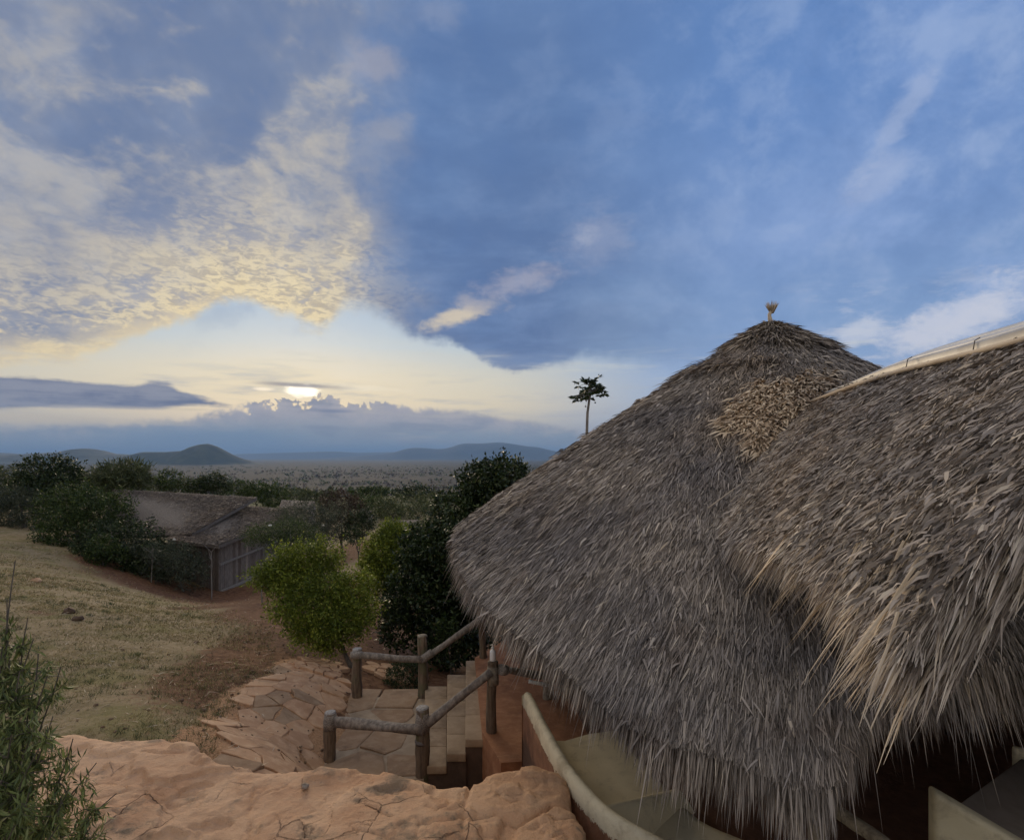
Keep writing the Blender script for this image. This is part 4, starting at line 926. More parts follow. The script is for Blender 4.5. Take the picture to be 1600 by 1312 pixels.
q0 = P(1596, 1205, 5.0); slab('rim', [q0+[-.03, 0, -.6], q0+[.3, 0, -.6], q0+[.3, 0, .15], q0+[-.03, 0, .2]], (0, .08, 0), M['cream'], lounge, .03)

# posts carrying the roof
def post_at(parent, px, d, top_z, r, mat='post', base=-3.4, seed=0):
    x = (px-CX)/F*d
    return tube_obj('roof_post', wobbly((x, d, base), (x+.02, d, top_z), 8, .012, seed), np.linspace(r*1.08, r*.95, 8), M[mat], parent, sides=12, wob=.05, seed=seed)
post_at(hut, 858, 8.0, -1.6, .07, 'rail_tan', seed=1)
post_at(hut, 882, 9.2, -1.5, .06, 'post', seed=2)
post_at(hut, 1278, 4.1, -1.0, .06, 'rail_tan', seed=3)
post_at(hut, 1245, 4.6, -1.0, .05, 'post', seed=4)
post_at(wing, 1520, 3.2, -.3, .06, 'post', seed=5) if False else None
for i, (t_, dd) in enumerate([(-1.9, 3.6), (2.6, 3.7), (1.9, 3.8), (1.2, 4.0), (-2.6, 3.6)]):
    p = cone_pt(np.array(t_), np.array(dd)); tube_obj('roof_post', wobbly((p[0], p[1], -3.4), (p[0], p[1], p[2]-.2), 6, .015, i+20), .075, M['post'], hut, sides=10, wob=.05)
leaning = tube_obj('fallen_pole', wobbly(P(1300, 1262, 4.3), P(1400, 1335, 3.7), 6, .015, 8), np.linspace(.045, .055, 6), M['rail_tan'], None, sides=9, wob=.06)
tag(leaning, 'tan wooden pole slanting across the dark floor under the thatch eave', 'pole')

# ------------------------------------------------------------------ rock ledge in front
ROCK = [(40, 1180), (75, 1150), (130, 1144), (180, 1160), (255, 1156), (300, 1166), (340, 1188), (420, 1200), (500, 1196), (560, 1200), (610, 1206), (655, 1218), (690, 1228), (730, 1222), (765, 1206), (800, 1198), (835, 1197), (876, 1208), (897, 1228), (893, 1255), (906, 1285), (914, 1320), (930, 1420), (950, 1700), (-200, 1700), (-200, 1240)]
ZR = -2.68
def rock_xy(px, py): d = -ZR*F/(py-HY); return ((px-CX)/F*d, d)
def build_rock():
    poly = np.array([rock_xy(*p) for p in ROCK]); g_ = .0165
    xs = np.arange(-5.0, 1.0, g_); ys = np.arange(1.9, 6.5, g_); X, Y_ = np.meshgrid(xs, ys, indexing='ij')
    # ragged outline
    Xn = X+fbm(X*2.2, Y_*2.2, 4, 31)*.07; Yn = Y_+fbm(X*2.2+9, Y_*2.2, 4, 32)*.07
    inside = np.zeros(X.shape, bool); dmin = np.full(X.shape, 9.0); n = len(poly)
    for i in range(n):
        a, b = poly[i], poly[(i+1) % n]; cond = (a[1] > Yn) != (b[1] > Yn)
        with np.errstate(divide='ignore', invalid='ignore'): xi = (b[0]-a[0])*(Yn-a[1])/(b[1]-a[1])+a[0]
        inside ^= cond & (Xn < xi)
        ab = b-a; t_ = np.clip(((Xn-a[0])*ab[0]+(Yn-a[1])*ab[1])/(ab@ab), 0, 1); dmin = np.minimum(dmin, np.hypot(Xn-a[0]-t_*ab[0], Yn-a[1]-t_*ab[1]))
    sd = np.where(inside, dmin, -dmin)
    # stepped plates: terraced noise
    h = fbm(X*.7, Y_*.9, 5, 41)*.16; ter = np.round((h+.1*fbm(X*3, Y_*3, 3, 43))/.055)*.055; q_ = (h+.12*fbm(X*2.6, Y_*2.6, 4, 43)+.5)/.075; fr_ = q_-np.floor(q_); ter = (np.floor(q_)+np.clip((fr_-.86)/.14, 0, 1)**2*(3-2*np.clip((fr_-.86)/.14, 0, 1))+fr_*.12)*.075-.5; h = h*.25+ter*.75
    cr = np.abs(fbm(X*.8+3, Y_*1.3, 5, 45)); h = h-np.exp(-(cr/.012)**2)*.035
    cr2 = np.abs(fbm(X*1.9+7, Y_*.8, 5, 47)+.1); h = h-np.exp(-(cr2/.012)**2)*.02
    h = h+fbm(X*7, Y_*7, 4, 48)*.014
    def carve(pts, dep, wid):
        pl = np.array([rock_xy(*p) for p in pts]); dm = np.full(X.shape, 9.0); Xw = X+fbm(X*9, Y_*9, 3, 51)*.02; Yw = Y_+fbm(X*9, Y_*9, 3, 52)*.03
        for a, b in zip(pl[:-1], pl[1:]):
            ab = b-a; t_ = np.clip(((Xw-a[0])*ab[0]+(Yw-a[1])*ab[1])/(ab@ab), 0, 1); dm = np.minimum(dm, np.hypot(Xw-a[0]-t_*ab[0], Yw-a[1]-t_*ab[1]))
        return -dep*np.exp(-(dm/wid)**2)*(.5+.5*np.clip(fbm(X*3, Y_*3, 3, 53)*3+.6, 0, 1))
    for pts, dep, wid in [([(905, 1264), (862, 1262), (835, 1274), (812, 1287), (782, 1274), (748, 1272), (706, 1282), (660, 1288)], .12, .020), ([(738, 1216), (730, 1240), (726, 1268), (722, 1300)], .10, .016),
                          ([(655, 1288), (648, 1330)], .06, .012), ([(700, 1262), (680, 1268), (664, 1262)], .05, .012), ([(225, 1178), (255, 1183), (285, 1180)], .06, .014), ([(224, 1222), (232, 1240), (245, 1250), (262, 1252), (275, 1256)], .08, .013),
                          ([(575, 1262), (598, 1275), (612, 1280)], .05, .012), ([(125, 1211), (150, 1207), (160, 1200)], .07, .018), ([(395, 1230), (390, 1260), (388, 1320)], .05, .010), ([(560, 1300), (600, 1310), (640, 1330)], .05, .014), ([(300, 1196), (307, 1200), (312, 1196)], .06, .013), ([(780, 1245), (800, 1256), (812, 1252)], .03, .02)]:
        h = h+carve(pts, dep, wid)
    h = h+np.abs(fbm(X*2.5, Y_*3.5, 4, 54))*-.05+fbm(X*16, Y_*16, 3, 56)*.008
    right = np.clip((X+.2)/.8, 0, 1)
    z = ZR+h*.52+fbm(X*28, Y_*28, 3, 57)*.005+.02-np.where(sd < .12, ((.12-sd)/.12)**2*.04, 0)
    z = z+.05*np.clip(1-np.hypot((X-.1)/.7, (Y_-4.7)/.6), 0, 1)
    fall = np.clip(-sd/.10, 0, 1); z = z-fall*np.where(X > -1.9, 1.5, .5)-np.clip(-sd-.05, 0, 1)*.8
    z = np.where(sd < -.3, -6, z)
    keep = sd > -.34; nv = len(ys)
    f = grid_faces(len(xs), nv); k = keep.ravel(); f = f[k[f].all(1)]
    idx = np.full(X.size, -1); used = np.unique(f); idx[used] = np.arange(len(used))
    V = np.stack([X, Y_, z], -1).reshape(-1, 3)[used]
    me = raw('rock_ledge', V, [idx[f]], True); st = np.zeros(X.shape)
    for px, py, rx, ry, a in [(625, 1222, .16, .22, 1), (585, 1240, .14, .10, .7), (200, 1290, .1, .16, .6), (505, 1205, .25, .15, .7), (480, 1277, .06, .05, .7), (375, 1245, .05, .25, .6), (730, 1280, .4, .12, .55), (880, 1300, .2, .1, .5), (555, 1255, .06, .05, .8), (240, 1160, .25, .08, .7), (806, 1252, .05, .04, .6), (150, 1205, .12, .06, .5), (420, 1300, .2, .2, .3)]:
        cx, cy = rock_xy(px, py); st += a*np.exp(-(((X-cx)/rx)**2+((Y_-cy)/ry)**2))
    at = me.attributes.new('stain', 'FLOAT', 'POINT'); at.data.foreach_set('value', st.ravel()[used].astype(np.float32))
    o = link('rock_ledge', me, M['rock']); tag(o, kind='structure')
build_rock()

# ------------------------------------------------------------------ paving: irregular flagstones
def voronoi_cells(sites, bbox, gap):
    out = []
    for i, s in enumerate(sites):
        pl = [(bbox[0], bbox[1]), (bbox[2], bbox[1]), (bbox[2], bbox[3]), (bbox[0], bbox[3])]
        for j, t_ in enumerate(sites):
            if i == j or abs(t_[0]-s[0])+abs(t_[1]-s[1]) > 2.2: continue
            m_ = (s+t_)/2; nx, ny = t_-s; L = math.hypot(nx, ny); nx /= L; ny /= L; off = nx*m_[0]+ny*m_[1]-gap; new = []
            for a in range(len(pl)):
                p, q = pl[a], pl[(a+1) % len(pl)]; dp = nx*p[0]+ny*p[1]-off; dq = nx*q[0]+ny*q[1]-off
                if dp <= 0: new.append(p)
                if dp*dq < 0: k = dp/(dp-dq); new.append((p[0]+(q[0]-p[0])*k, p[1]+(q[1]-p[1])*k))
            pl = new
            if len(pl) < 3: break
        if len(pl) >= 3: out.append(pl)
    return out
def in_poly(x, y, pl):
    c_ = False; j = len(pl)-1
    for i in range(len(pl)):
        if (pl[i][1] > y) != (pl[j][1] > y) and x < (pl[j][0]-pl[i][0])*(y-pl[i][1])/(pl[j][1]-pl[i][1])+pl[i][0]: c_ = not c_
        j = i
    return c_
def flagstone(pl, zf, mat, parent, g, th=.05, name='flagstone'):
    # rough edges: subdivide each side once and jitter
    pts = []
    for a in range(len(pl)):
        p, q = np.array(pl[a]), np.array(pl[(a+1) % len(pl)]); pts.append(p)
        if np.linalg.norm(q-p) > .12: pts.append((p+q)/2+g.normal(0, .012, 2))
    pts = np.array(pts); c_ = pts.mean(0); inner = c_+(pts-c_)*.95; zc = zf(c_[0], c_[1]); gx = (zf(c_[0]+.1, c_[1])-zc)/.1; gy = (zf(c_[0], c_[1]+.1)-zc)/.1
    gx += g.normal(0, .03); gy += g.normal(0, .03); up = g.uniform(0, .015)
    hz = lambda p, o: zc+gx*(p[0]-c_[0])+gy*(p[1]-c_[1])+o
    n = len(pts); V = [(p[0], p[1], hz(p, up)) for p in inner]+[(p[0], p[1], hz(p, up-.007)) for p in pts]+[(p[0], p[1], hz(p, -th-.05)) for p in pts]
    F_ = [tuple(range(n))]+[(i+n, (i+1) % n+n, (i+1) % n, i) for i in range(n)]+[(i+2*n, (i+1) % n+2*n, (i+1) % n+n, i+n) for i in range(n)]
    me = bpy.data.meshes.new(name); me.from_pydata([tuple(map(float, v)) for v in V], [], F_); me.update()
    return link(name, me, mat, parent)
ZL = -3.86   # landing level
path = empty('stone_path', P(440, 1130, 7.4), None, None); path['kind'] = 'structure'
def zpath(x, y): return gz(x, y)+.012
def region(pxs): return [tuple(P(*p)[:2]) for p in pxs]
PATH = region([(338, 1150, 6.9), (345, 1190, 5.4), (440, 1205, 5.6), (500, 1192, 6.9), (508, 1120, 8.2), (540, 1095, 9.0), (545, 1062, 9.8), (520, 1035, 10.3), (470, 1035, 10.2), (430, 1060, 9.2), (380, 1095, 8.1)])
LAND = region([(506, 1215, 7.0), (662, 1228, 6.9), (664, 1093, 9.2), (610, 1085, 9.3), (530, 1082, 9.2), (508, 1110, 8.4)])
gp = np.random.default_rng(5)
def lay(polyg, spacing, mats, zf, gap=.014, seed=1, ext=.0):
    g = np.random.default_rng(seed); P_ = np.array(polyg); x0, y0 = P_.min(0)-.3; x1, y1 = P_.max(0)+.3; s = []
    for x in np.arange(x0, x1, spacing):
        for y in np.arange(y0, y1, spacing): s.append((x+g.uniform(-.42, .42)*spacing, y+g.uniform(-.42, .42)*spacing))
    s = np.array(s); cells = voronoi_cells(s, (x0, y0, x1, y1), gap)
    for c_ in cells:
        m_ = np.mean(c_, axis=0)
        if in_poly(m_[0], m_[1], polyg): flagstone(c_, zf, M[mats[g.integers(len(mats))]], path, g)
lay(PATH, .33, ['flag_orange', 'flag_orange', 'flag_orange', 'flag_orange', 'flag_orange', 'flag_brown'], zpath, .004, 3)
lay(LAND, .62, ['flag_brown', 'flag_brown', 'flag_brown'], lambda x, y: ZL+.001, .018, 6)
RUB = region([(462, 1068, 9.6), (540, 1072, 9.6), (548, 1040, 10.4), (520, 1022, 10.8), (470, 1040, 10.2)])
lay(RUB, .2, ['flag_orange'], lambda x, y: gz(x, y)+.06, .012, 9)
RUB2 = region([(575, 1050, 10.4), (640, 1050, 10.4), (640, 1015, 11.4), (575, 1018, 11.2)])
lay(RUB2, .22, ['flag_orange'], lambda x, y: gz(x, y)+.05, .012, 10)
poly_prism('landing_bed', LAND, ZL-.4, ZL-.001, M['mortar'], path)

# ------------------------------------------------------------------ steps up to the hut
steps = empty('stone_steps', P(700, 1200, 7.0), 'stone steps climbing from the paved landing up to the red hut floor', 'steps')
ST = [(664, 699, 6.95, 9.4, -3.73), (699, 729, 6.95, 9.5, -3.58), (728, 790, 6.98, 9.7, -3.42)]
for i, (xa, xb, dn, df, z) in enumerate(ST):
    def c_(px, d): return np.array([(px-CX)/F*d, d])
    out = [c_(xa-1, dn), c_(xb-1, dn), c_(xb, df), c_(xa, df)]
    k = 5 if i < 2 else 4
    for j in range(k):      # each tread is laid from several stones
        u0, u1 = j/k, (j+1)/k; A0 = out[0]*(1-u0)+out[3]*u0; B0 = out[1]*(1-u0)+out[2]*u0; A1 = out[0]*(1-u1)+out[3]*u1; B1 = out[1]*(1-u1)+out[2]*u1
        g_ = .004*norm(A1-A0); V = [(*(A0+g_), z), (*(B0+g_), z), (*(B1-g_), z), (*(A1-g_), z)]
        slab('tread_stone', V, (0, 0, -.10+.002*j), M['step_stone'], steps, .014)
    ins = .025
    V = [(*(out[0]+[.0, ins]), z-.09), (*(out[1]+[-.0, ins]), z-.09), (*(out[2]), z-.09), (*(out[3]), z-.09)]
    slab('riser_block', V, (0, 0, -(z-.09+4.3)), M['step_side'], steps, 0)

# ------------------------------------------------------------------ log railings
def log(name, parent, p0, p1, r0, r1, mat, seed, n=9, sides=14, wob=.06, amp=.012):
    p0, p1 = np.asarray(p0, float), np.asarray(p1, float)
    g = np.random.default_rng(seed); rad = np.linspace(r0, r1, n)*(1+g.normal(0, .035, n))
    return tube_obj(name, wobbly(p0, p1, n, amp, seed), rad, M[mat], parent, sides=sides, wob=wob, seed=seed)
def post_with_cap(parent, px, ytop, d, zbase, r, seed, capmat='rail_end'):
    x = (px-CX)/F*d; zt_ = -(ytop-HY)/F*d
    p = log('post', parent, (x, d, zbase), (x, d, zt_), r*1.05, r, 'post', seed, amp=.008)
    V, f, T = tube([(x, d, zt_-.02), (x, d, zt_+.004), (x, d, zt_+.014), (x, d, zt_+.019)], [r*1.01, r*1.0, r*.9, r*.6], 14, True, .05, seed)
    link('post_top', raw('post_top', V, [f, T], True), M[capmat], p)
    return np.array([x, d, zt_])
def wrap(parent, p, axis, r, h, seed, mat='binding'):
    p = np.asarray(p, float); axis = norm(np.asarray(axis, float)); V, f, T = tube([p-axis*h/2, p-axis*h*.1, p+axis*h*.15, p+axis*h/2], [r, r*1.06, r*1.03, r*.98], 14, True, .05, seed)
    return link('binding', raw('binding', V, [f, T], True), M[mat], parent)
fr = empty('log_railing', P(660, 1218, 7.0), 'near log handrail, rising beside the stone steps to the post that holds the soap bottle', 'railing')
a = post_with_cap(fr, 516, 1113, 7.35, -3.95, .072, 1); b = post_with_cap(fr, 660, 1106, 7.0, -4.1, .080, 2, 'rail_end'); c3 = post_with_cap(fr, 770, 1034, 7.0, -4.2, .064, 3, 'post')
ra0, ra1 = P(524, 1127, 7.28), P(662, 1140, 6.93)
log('rail', fr, ra0, ra1, .060, .066, 'rail', 11, amp=.02, wob=.12)
wrap(fr, a+[0, 0, -.11], (0, 0, 1), .077, .2, 4); wrap(fr, b+[0, 0, -.17], (0, 0, 1), .085, .24, 5); wrap(fr, b+[0, 0, -.40], (0, 0, 1), .087, .04, 15, 'wire')
rb0, rb1 = P(668, 1130, 6.95), P(768, 1049, 6.95)
log('rail', fr, rb0, rb1, .055, .05, 'rail', 12, amp=.015)
wrap(fr, c3+[0, 0, -.16], (0, 0, 1), .070, .22, 6, 'rail_tan')
rc0, rc1 = P(778, 1044, 7.0), P(858, 1056, 8.0)
log('rail', fr, rc0, rc1, .045, .05, 'rail_tan', 13, amp=.02, wob=.1)
wrap(fr, P(786, 1046, 7.0), rc1-rc0, .066, .1, 7, 'binding')
post_at(fr, 856, 8.0, -3.1+.08, .07, 'rail_tan', seed=9).name = 'post'
bk = empty('log_railing', P(660, 1092, 9.3), 'far log handrail beside the round dark shrub, rising to a post under the thatch', 'railing')
a = post_with_cap(bk, 558, 1014, 9.25, -4.1, .076, 21); b = post_with_cap(bk, 660, 993, 9.3, -4.2, .078, 22, 'rail_tan')
x7 = P(755, 1040, 9.6); log('post', bk, (x7[0], x7[1], -3.7), (x7[0], x7[1], -2.35), .062, .06, 'post', 23)
log('rail', bk, P(548, 1023, 9.15), P(660, 1030, 9.2), .052, .055, 'rail', 24, amp=.012); log('rail', bk, P(658, 1031, 9.2), P(752, 966, 9.5), .055, .05, 'rail', 25, amp=.012)
wrap(bk, P(558, 1023, 9.15), (1, 0, 0), .061, .16, 26, 'binding'); wrap(bk, P(668, 1024, 9.2), P(752, 966, 9.5)-P(658, 1031, 9.2), .062, .18, 27, 'binding')

# soap bottle on the post
btl = empty('soap_bottle', c3+[0, 0, .02], 'small white pump soap bottle standing on top of the tall handrail post', 'bottle')
bz = c3+[0, 0, .02]
def lathe(name, base, prof, mat, parent, sides=16):
    pts = [base+np.array([0, 0, z]) for r, z in prof]; V = []
    th_ = np.arange(sides)/sides*2*np.pi
    for (r, z), p in zip(prof, pts): V.append(p+np.stack([np.cos(th_)*r, np.sin(th_)*r, 0*th_], -1))
    i = np.arange(len(prof)-1)[:, None]; j = np.arange(sides)[None]
    f = np.stack([i*sides+j, i*sides+(j+1) % sides, (i+1)*sides+(j+1) % sides, (i+1)*sides+j], -1).reshape(-1, 4)
    return link(name, raw(name, np.concatenate(V), [f], True), mat, parent)
lathe('bottle_body', bz, [(.001, 0), (.034, 0), (.037, .006), (.037, .10), (.033, .118), (.02, .132), (.013, .138), (.013, .15)], M['bottle'], btl)
lathe('pump_collar', bz, [(.015, .146), (.016, .148), (.016, .162), (.007, .166), (.005, .168), (.005, .19), (.001, .191)], M['white_pipe'], btl)
tube_obj('pump_spout', [bz+[.006, 0, .19], bz+[-.012, 0, .192], bz+[-.032, 0, .186]], [.007, .006, .004], M['white_pipe'], btl, sides=8)
stub = tube_obj('white_pipe_stub', [P(826, 1064, 7.6), P(842, 1067, 7.6), P(857, 1071, 7.6)], .024, M['white_pipe'], None, sides=10); tag(stub, 'short white pipe stub beside the tan post under the thatch', 'pipe')

# ------------------------------------------------------------------ trees and shrubs near the steps
tree('broadleaf_tree', 'tall dark glossy broadleaf tree standing against the left edge of the big thatched roof', 'tree', on_ground(690, 13.2),
     px_clumps([(790, 745, 14.0, 38, 28), (755, 760, 13.6, 38, 34), (715, 805, 13.2, 38, 34), (662, 868, 12.8, 40, 42), (700, 870, 12.6, 55, 60), (645, 935, 12.4, 44, 48), (690, 950, 12.4, 55, 55), (745, 850, 13.2, 50, 60), (730, 930, 12.6, 45, 60), (770, 790, 13.8, 45, 45), (620, 980, 12.2, 26, 30), (700, 1005, 12.0, 50, 30), (745, 985, 12.6, 36, 36)], 1.1),
     52000, .10, .046, 'leaf_dark', 3, r0=.12, twig=.14, per=10, shell=.45)
tree('lime_shrub', 'bright lime green shrub on thin leaning stems left of the far handrail', 'shrub', on_ground(556, 10.6),
     px_clumps([(470, 905, 11.2, 30, 22), (438, 912, 11.2, 24, 16), (505, 888, 11.4, 21, 14), (552, 925, 11, 22, 23), (480, 950, 10.8, 34, 26), (530, 968, 10.7, 34, 23), (450, 885, 11.3, 20, 16), (505, 992, 10.7, 27, 16), (556, 975, 10.8, 18, 19), (520, 925, 10.9, 27, 24), (440, 948, 10.9, 16, 18), (470, 985, 10.7, 19, 16), (520, 1005, 10.6, 19, 12), (566, 948, 10.9, 18, 14), (420, 885, 11.2, 12, 8), (415, 902, 11.2, 16, 12), (480, 868, 11.3, 20, 14), (521, 868, 11.3, 9, 16), (500, 855, 11.3, 7, 10), (404, 908, 11.2, 8, 6), (440, 865, 11.3, 8, 8), (566, 900, 11.1, 9, 10), (455, 858, 11.3, 6, 9), (428, 890, 11.2, 8, 12)], 1.0),
     34000, .060, .027, 'leaf_lime', 4, r0=.045, twig=.15, per=10, shell=.45, gaps=2.0)
tree('green_bush', 'yellow green bush between the lime shrub and the dark broadleaf tree', 'bush', on_ground(605, 17),
     px_clumps([(600, 870, 17, 32, 36), (618, 845, 17.2, 24, 24), (592, 905, 16.8, 26, 30), (625, 890, 17, 28, 40), (610, 830, 17.2, 14, 14), (578, 880, 16.8, 12, 18)], 1.0), 26000, .08, .038, 'leaf_lime', 5, r0=.05, twig=.12)
tree('clipped_shrub', 'round dark green shrub clipped to a ball behind the far handrail', 'shrub', on_ground(632, 10.4),
     px_clumps([(634, 1062, 10.4, 32, 30)], 1.0), 7000, .035, .018, 'leaf_dark', 6, r0=.03, twig=.04, shell=.8, gaps=.1)
tree('low_fern', 'small light green plant low in the shade beneath the dark tree', 'plant', on_ground(705, 11.2), px_clumps([(700, 985, 11.2, 12, 24)], 1), 500, .09, .03, 'leaf_mid', 7, r0=.015, twig=.08)

# papaya tree on the skyline
def papaya():
    d = 24.0; top = P(921, 604, d); base = on_ground(915, d); root = empty('papaya_tree', base, 'lone slender papaya tree rising on the skyline behind the big thatched roof', 'tree')
    tr = np.array([base, base*.6+top*.4+[.0, 0, 0], P(917, 675, d), P(918, 645, d), P(922, 615, d), top]); 
    tr = np.concatenate([tr[:1], tr[2:]]); link('trunk', raw('trunk', *(lambda V, f, T: (V, [f, T]))(*tube(tr, [.08, .062, .055, .045, .035], 9)), True), M['bark_pale'], root)
    g = np.random.default_rng(9); parts = []; stems = []
    for i in range(44):
        an = i*2.4; el_ = g.uniform(-.35, 1.0) if i > 5 else g.uniform(.7, 1.3); L = g.uniform(.25, .68)
        dv = np.array([math.cos(an)*math.cos(el_), math.sin(an)*math.cos(el_), math.sin(el_)*.8]); s = top+[0, 0, g.uniform(-.5, .08)]
        e = s+dv*L+np.array([0, 0, -.12*L]); stems.append(tube([s, (s+e)/2+[0, 0, .06], e], [.014, .011, .008], 4, False))
        # palmate leaf: lobes fanned round the stalk end
        out = norm(e-s); hor = norm(np.cross(out, [0, 0, 1.0])); dn = norm(np.cross(hor, out))
        k = 9; a_ = np.linspace(-2.3, 2.3, k); dl = norm(np.cos(a_)[:, None]*out+np.sin(a_)[:, None]*hor+np.array([0, 0, -.35])+g.normal(0, .16, (k, 3)))
        Ls = .27*(1-.3*np.abs(a_)/2.3)*g.uniform(.85, 1.15, k); V, q, t_ = leaves(np.repeat(e[None], k, 0), dl, Ls, Ls*.42, g, .04); parts.append((V, q, t_))
        V, q, t_ = leaves(np.repeat(e[None]+dl*Ls[:, None]*.35, 1, 0), norm(dl+g.normal(0, .35, (k, 3))), Ls*.55, Ls*.22, g, .04); parts.append((V, q, t_))
    V, fs = merge(parts); link('crown', raw('crown', V, fs), M['leaf_dark'], root)
    V, fs = merge(stems); link('leaf_stalks', raw('leaf_stalks', V, fs), M['bark_pale'], root)
    pr = []
    for x, y in ((910, 622), (916, 625), (915, 634), (928, 624), (930, 628)): pr.append(tube([top, P(x, y, d)*[1, 1, 1]], .005, 3, False)); pr.append(tube([P(x, y, d), P(x, y+2, d)], .035, 5))
    V, fs = merge(pr); link('hanging_flowers', raw('hanging_flowers', V, fs), M['bark'], root)
papaya()

# ------------------------------------------------------------------ left side: sheds and greenery
def makuti_roof(parent, c00, c10, c11, c01, n, seed, thick=.14, mat='straw_grey'):
    """Slope with ridge c00-c10 and eave c01-c11, base slab plus overlapping leaf shingles."""
    C4 = [np.asarray(v, float) for v in (c00, c10, c11, c01)]
    slab('roof_slope', C4, (0, 0, -thick), M['thatch_base'], parent, 0)
    g = np.random.default_rng(seed); u = g.uniform(0, 1, n); v = g.uniform(0, 1.01, n); u_, v_ = u[:, None], v[:, None]
    p = (C4[0]*(1-u_)+C4[1]*u_)*(1-v_)+(C4[3]*(1-u_)+C4[2]*u_)*v_
    dn = norm((C4[3]*(1-u_)+C4[2]*u_)-(C4[0]*(1-u_)+C4[1]*u_)); al = norm(C4[1]-C4[0]); nn = norm(np.cross(np.broadcast_to(al, dn.shape), dn)); nn *= np.sign(nn[:, 2:3])
    dv = norm(dn+al*g.normal(0, .35, n)[:, None]+nn*g.normal(.10, .08, n)[:, None])
    V, q, t3 = strands(p+nn*g.uniform(0, .05, n)[:, None], dv, nn, g.uniform(.10, .28, n), g.uniform(.015, .035, n), .02, 0, .3, g)
    tag(link('leaf_thatch', raw('leaf_thatch', V, [q, t3]), M[mat], parent), kind='stuff')
def board_wall(parent, a, b, top_a, top_b, n, mat='board', seed=0, thick=.03):
    g = np.random.default_rng(seed); a, b, top_a, top_b = [np.asarray(v, float) for v in (a, b, top_a, top_b)]; nrm_ = norm(np.cross(b-a, [0, 0, 1.0]))
    for i in range(n):
        u0, u1 = (i+.02)/n, (i+.98)/n; off = nrm_*g.uniform(0, .02)
        slab('board', [a*(1-u0)+b*u0+off, a*(1-u1)+b*u1+off, top_a*(1-u1)+top_b*u1+off, top_a*(1-u0)+top_b*u0+off], -nrm_*thick, M[mat], parent, 0)
    slab('wall_frame', [a-nrm_*.04, b-nrm_*.04, top_b-nrm_*.04, top_a-nrm_*.04], -nrm_*.05, M['thatch_base'], parent, 0)
shed = empty('thatched_shed', P(340, 928, 24.6), 'grey board shed with two overlapping thatched roof slopes below the grass slope', 'shed')
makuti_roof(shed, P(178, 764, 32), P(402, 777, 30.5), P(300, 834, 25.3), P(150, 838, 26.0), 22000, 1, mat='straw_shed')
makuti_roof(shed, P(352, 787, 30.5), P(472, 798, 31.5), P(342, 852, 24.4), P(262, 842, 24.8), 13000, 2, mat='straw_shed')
wa, wb = P(342, 926, 24.9), P(475, 866, 32); wta, wtb = P(342, 853, 24.9), P(475, 800, 32); wtb[2] = wta[2]+1.0; wtb = P(475, 803, 32)
board_wall(shed, wa, wb, wta, wtb, 38, seed=3)
wl = P(215, 905, 27.5); board_wall(shed, wl, wa, P(215, 845, 27.5), wta, 22, seed=4)
nW = norm(np.cross(wb-wa, [0, 0, 1.0]))*1
def batten(name, p0, p1, w, th=.05):
    p0, p1 = np.asarray(p0), np.asarray(p1); up = np.array([0, 0, w]); slab(name, [p0, p1, p1+up, p0+up], nW*th, M['board_light'], shed, 0)
batten('batten', wa*.42+wta*.58+nW*.03, (wb*.42+wtb*.58)*.75+(wa*.42+wta*.58)*.25+nW*.03, .09); batten('sill_beam', wa+nW*.05, wa*.35+wb*.65+nW*.05, .10, .12)
#batten('corner_post', wa+nW*.03, wa+nW*.03+(wb-wa)*.012, 1.9, .07)
for nm, lab, c_, nn in (('thatched_cottage', 'small pale thatched roof just behind the right end of the shed', [(440, 781, 44), (492, 783, 45), (478, 795, 41), (436, 793, 41)], 900),
                        ('thatched_cottage', 'narrow pale cottage roof among the trees beyond the red path', [(562, 795, 60), (582, 797, 60), (577, 810, 55), (566, 800, 57)], 300),
                        ('thatched_cottage', 'low thatched roof showing beside the dark broadleaf tree', [(602, 813, 42), (655, 812, 43), (655, 824, 38), (616, 823, 38)], 800)):
    pts = [P(*q) for q in c_]; cen = np.mean(pts, axis=0); gx_ = gz(cen[0], cen[1]); ho = empty(nm, (cen[0], cen[1], gx_), lab, 'cottage', 'cottages beyond the shed')
    makuti_roof(ho, *pts, nn, nn, mat='straw_warm')
    e0, e1, r0_, r1_ = pts[3]+[0, .3, -.15], pts[2]+[0, .3, -.15], pts[0]+[0, 0, -.2], pts[1]+[0, 0, -.2]
    for A_, B_ in ((e0, e1), (e1, r1_), (r0_, e0)): slab('wall', [(A_[0], A_[1], gx_-.5), (B_[0], B_[1], gx_-.5), B_, A_], (.02, .1, 0), M['board'], ho, 0)

def T(name, label, cat, px, d, cl, n, L, W, mat, seed, **kw): return tree(name, label, cat, on_ground(px, d), px_clumps(cl), n, L, W, mat, seed, **kw)
T('shade_tree', 'dark rounded tree, tallest of the trees at the far left, on the skyline', 'tree', 70, 34, [(72, 738, 34, 34, 26), (45, 760, 34, 28, 24), (100, 750, 34, 30, 26), (80, 770, 33, 40, 24), (120, 765, 34, 24, 20)], 13000, .17, .08, 'leaf_dark', 31, r0=.16, twig=.25)
T('palm_like_tree', 'spiky pale green tree with arching leaves on the skyline above the shed roof', 'tree', 195, 33, [(195, 742, 33, 34, 20), (165, 748, 33, 22, 16), (215, 755, 33, 18, 14), (180, 758, 33, 30, 14)], 5500, .42, .045, 'leaf_olive', 32, r0=.1, twig=.2, per=7)
T('leafy_bush', 'large yellow green bush left of the shed roof', 'bush', 130, 27, [(120, 785, 27, 36, 28), (90, 800, 27, 30, 30), (150, 800, 26.5, 34, 36), (110, 830, 26, 40, 36), (180, 800, 27, 26, 30), (80, 850, 25.5, 26, 24)], 17000, .12, .055, 'leaf_mid', 33, r0=.12, twig=.2)
